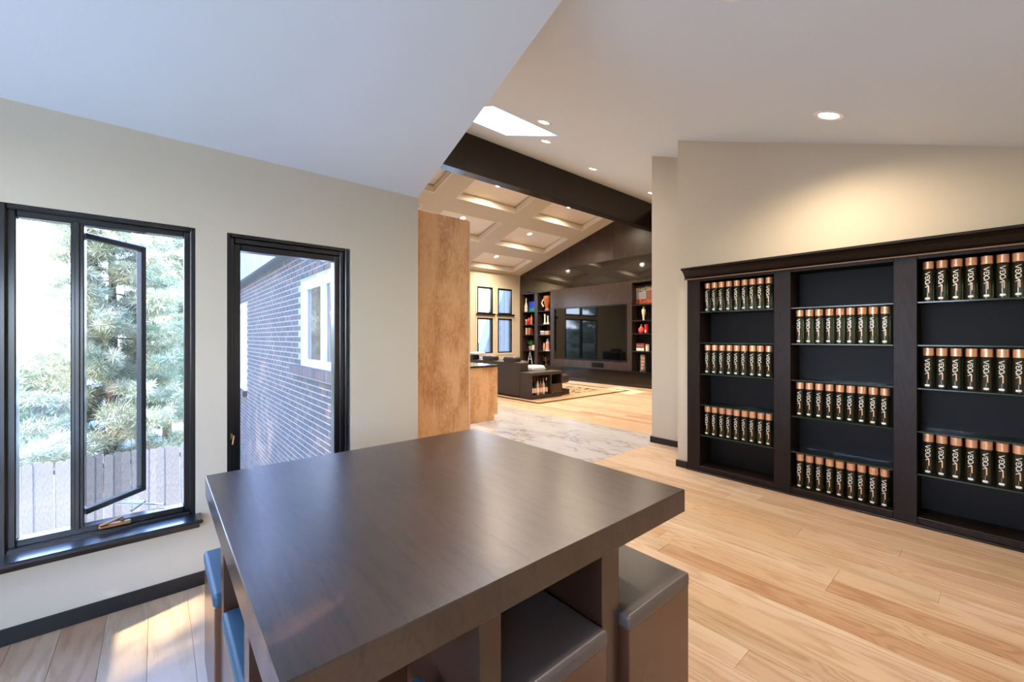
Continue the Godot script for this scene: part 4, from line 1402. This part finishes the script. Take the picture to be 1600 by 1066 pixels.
func build_outdoors() -> void:
	var g := struct("ground", "unseen paving made pale to bounce light up, a storey below the nook", "ground")
	block(g, "paving", Vector3(-60, -3.1, -70), Vector3(60, -2.8, 40), M.bounce_paving, 0.01)  # pale ground colour added to throw daylight up to the ceilings
	build_brick_wing()
	build_fence()
	var lg := [Color(0.26, 0.36, 0.13), Color(0.18, 0.29, 0.10), Color(0.34, 0.42, 0.18), Color(0.20, 0.30, 0.16)]
	pine(Vector3(-0.95, -2.8, -15.6), 9.0, 2.5, "tall pine with tawny green needles behind the fence beside the sash", 101)
	pine(Vector3(0.3, -2.8, -21.0), 8.6, 2.6, "shorter pine behind the fence toward the brick wing", 113)
	leafy(Vector3(-5.2, -2.8, -20.0), 5.2, Vector3(1.8, 1.6, 1.8), "round bright green tree in front of the neighbouring roof", 131, 1500, lg)
	leafy(Vector3(-2.9, -2.8, -17.0), 3.6, Vector3(1.5, 1.3, 1.5), "low bushy tree just behind the fence", 137, 1300, lg)
	# trees on the garden side that dapple the brick and mirror in its panes
	leafy(Vector3(-6.6, -2.8, -3.6), 13.0, Vector3(2.2, 3.4, 2.1), "large leafy tree in the side garden across from the brick wing", 151, 1500, lg, "trees in the side garden")
	leafy(Vector3(-6.2, -2.8, -7.2), 12.4, Vector3(2.2, 3.4, 2.1), "leafy garden tree opposite the end of the brick wing", 157, 1300, lg, "trees in the side garden")
	leafy(Vector3(-6.3, -2.8, 0.45), 10.4, Vector3(1.0, 1.6, 0.85), "unseen slender tree added to block sun before the gable wall", 173, 1100, lg, "trees in the side garden")  # tree out of view, added to block most sun through the gable windows
	# behind the living room
	leafy(Vector3(5.9, -2.8, -15.5), 6.6, Vector3(1.7, 2.6, 1.5), "leafy tree outside the glazed double door", 163, 2200, lg, "trees behind the living room")
	leafy(Vector3(12.4, -2.8, -20.5), 5.6, Vector3(1.7, 1.6, 1.6), "leafy tree outside the window next to the media wall", 167, 1500, lg, "trees behind the living room")
	# the neighbouring house and a shed wall beyond the living room windows
	var h := thing("neighbour_house", "neighbouring house with a shingled roof behind the trees", "house", Vector3(-8.0, -2.8, -27.0))
	block(h, "wall", Vector3(-5, 0, -4), Vector3(4.4, 3.0, 2.0), M.siding, 0.01)
	var st := mb()
	prism(st, [Vector2(-4.5, 2.95), Vector2(2.4, 2.95), Vector2(-1.0, 5.0)], 0, -5.3, 4.7)
	obj("roof", st, M.roof_shingle, h)
	for x in [-3.0, -0.5, 2.0]:
		block(h, "window", Vector3(x, 1.0, 1.99), Vector3(x + 1.0, 2.2, 2.03), M.stone_top, 0.004)
	var wg := thing("grey_sided_wing", "grey board-sided gable wing outside the living room windows", "building", Vector3(11.15, -2.8, -14.2))
	st = mb()
	prism(st, [Vector2(-0.45, 0), Vector2(3.4, 0), Vector2(3.4, 8.8), Vector2(1.7, 8.8), Vector2(-0.45, 3.5)], 2, -0.8, -0.2)
	obj("wall", st, M.siding_grey, wg)
	for k in 16:
		var xx := -0.40 + k * 0.22
		var top := minf(8.8, 3.5 + (xx + 0.45) * 2.46)
		block(wg, "siding_batten", Vector3(xx, 0, -0.2), Vector3(xx + 0.05, top, -0.17), M.siding, 0.003)

# ---------------------------------------------------------------- scene
func _ready() -> void:
	rng.seed = 1
	# camera: level, 1.35 m up, turned 49.5 degrees from +X
	var cam := Camera3D.new()
	cam.name = "camera"
	add_child(cam)
	cam.projection = Camera3D.PROJECTION_FRUSTUM
	cam.near = 0.05
	cam.far = 200.0
	cam.size = 2.0 * 0.05 * 533.0 / 650.0
	cam.frustum_offset = Vector2(0, -0.05 * 6.0 / 650.0)
	var yaw := deg_to_rad(49.5)
	cam.look_at_from_position(Vector3(0, 1.35, 0), Vector3(cos(yaw), 1.35, -sin(yaw)))
	cam.current = true
	# sky
	var we := WorldEnvironment.new()
	we.name = "environment"
	var env := Environment.new()
	var sky := Sky.new()
	var sm := ProceduralSkyMaterial.new()
	sm.sky_top_color = Color(0.42, 0.60, 0.93)
	sm.sky_horizon_color = Color(0.84, 0.90, 0.97)
	sm.ground_bottom_color = Color(0.42, 0.42, 0.38)
	sm.ground_horizon_color = Color(0.70, 0.74, 0.76)
	sm.sky_curve = 0.25
	sm.sun_angle_max = 1.0
	sky.sky_material = sm
	env.background_mode = Environment.BG_SKY
	env.sky = sky
	env.background_energy_multiplier = 14.0
	env.tonemap_mode = Environment.TONE_MAPPER_LINEAR
	env.tonemap_exposure = 1.58
	env.sdfgi_enabled = true
	env.ssao_enabled = true
	env.ssil_enabled = true
	we.environment = env
	add_child(we)
	# sun: behind the camera on the left, 37 degrees high
	var sun := DirectionalLight3D.new()
	sun.name = "sun"
	sun.light_color = Color(1.0, 0.95, 0.88)
	sun.light_energy = 3.0
	sun.light_angular_distance = 0.8
	sun.shadow_enabled = true
	add_child(sun)
	sun.look_at_from_position(Vector3.ZERO, -Vector3(-0.74, 0.59, 0.25))
	make_materials()
	mat("espresso_beam", Color(1, 1, 1), 0.22, {"tex": M.espresso.albedo_texture, "scale": Vector3(0.4, 1.6, 1.6)})
	mat("back_panel", Color(0.035, 0.032, 0.030), 0.5, {"spec": 0.35})
	mat("lit_bead_wood", Color(0.62, 0.47, 0.36), 0.3)  # lightened so the bead carries its reflected light as colour
	mat("gloss_wood", Color(0.06, 0.048, 0.042), 0.16)
	mat("dim_pane", Color(0.06, 0.07, 0.08), 0.02, {"alpha": 0.55})
	mat("bronze_door", Color(0.26, 0.17, 0.11), 0.3)
	build_floor()
	build_shell()
	build_windows()
	build_bottle_shelves()
	build_media_wall()
	build_kitchen()
	build_table()
	var cz := 0.2015
	stool(Vector3(1.340, 0, -0.758 - cz), "grey cushioned cube stool at the table's open corner by the hardwood floor", M.grey_vinyl, M.stool_body)
	stool(Vector3(0.8475, 0, -0.768 - cz), "grey cushioned cube stool in the middle bay, away from the windows", M.grey_vinyl, M.stool_body)
	stool(Vector3(0.335, 0, -0.80), "dark cube stool deep in the shaded corner bay", M.daylight_blue_cushion, M.stool_body)
	stool(Vector3(0.145 + cz, 0, -1.956), "cube stool, cushion tinted daylight blue, at the table corner below the casement window", M.daylight_blue_cushion, M.stool_body)
	stool(Vector3(0.157 + cz, 0, -1.441), "cube stool, cushion tinted daylight blue, in the middle bay facing the gable wall", M.daylight_blue_cushion, M.stool_body)
	build_bottles()
	build_living()
	build_ornaments()
	build_outdoors()
	# downlights; the first two are unseen and added for warm fill
	var nn := Vector3(0, -1, NEAR_B)
	var nf := Vector3(0, -1, FAR_B)
	var e := 2.9
	for d in [[1.90, -0.757, 0.65, "added unseen downlight in the ceiling, warming the table corner"], [2.35, -3.52, 0.6, "added unseen downlight brightening the tall maple cabinet"], [3.50, -0.757, 0.75, "lit recessed downlight in the ceiling above the bottle shelves"], [3.507, -3.519, 0.5, "lit recessed downlight just below the skylight opening"], [4.30, -4.277, 0.55, "lit recessed downlight beside the skylight, toward the beam"], [5.943, -4.732, 1.6, "lit recessed downlight near the middle of the dark beam"], [7.88, -4.727, 2.0, "lit recessed downlight by the far end of the dark beam"]]:
		downlight(Vector3(d[0], y_near(d[1]) - 0.001, d[1]), nn, d[3], e * d[2])
	for d in [[5.82, -7.27, "lit downlight in the coffer next to the beam, over the sofa back"], [8.19, -7.27, "lit downlight in the coffer touching the beam by the media wall"], [5.85, -8.75, "lit downlight in the coffer peeking over the maple cabinet"], [8.19, -8.80, "lit downlight in the centre coffer by the media wall"], [8.19, -10.35, "lit downlight in the lowest coffer by the windows"]]:
		downlight(Vector3(d[0], y_far(d[1]) + 0.168, d[1]), nf, d[2], e * (1.9 if d[1] < -10.0 else 3.0))
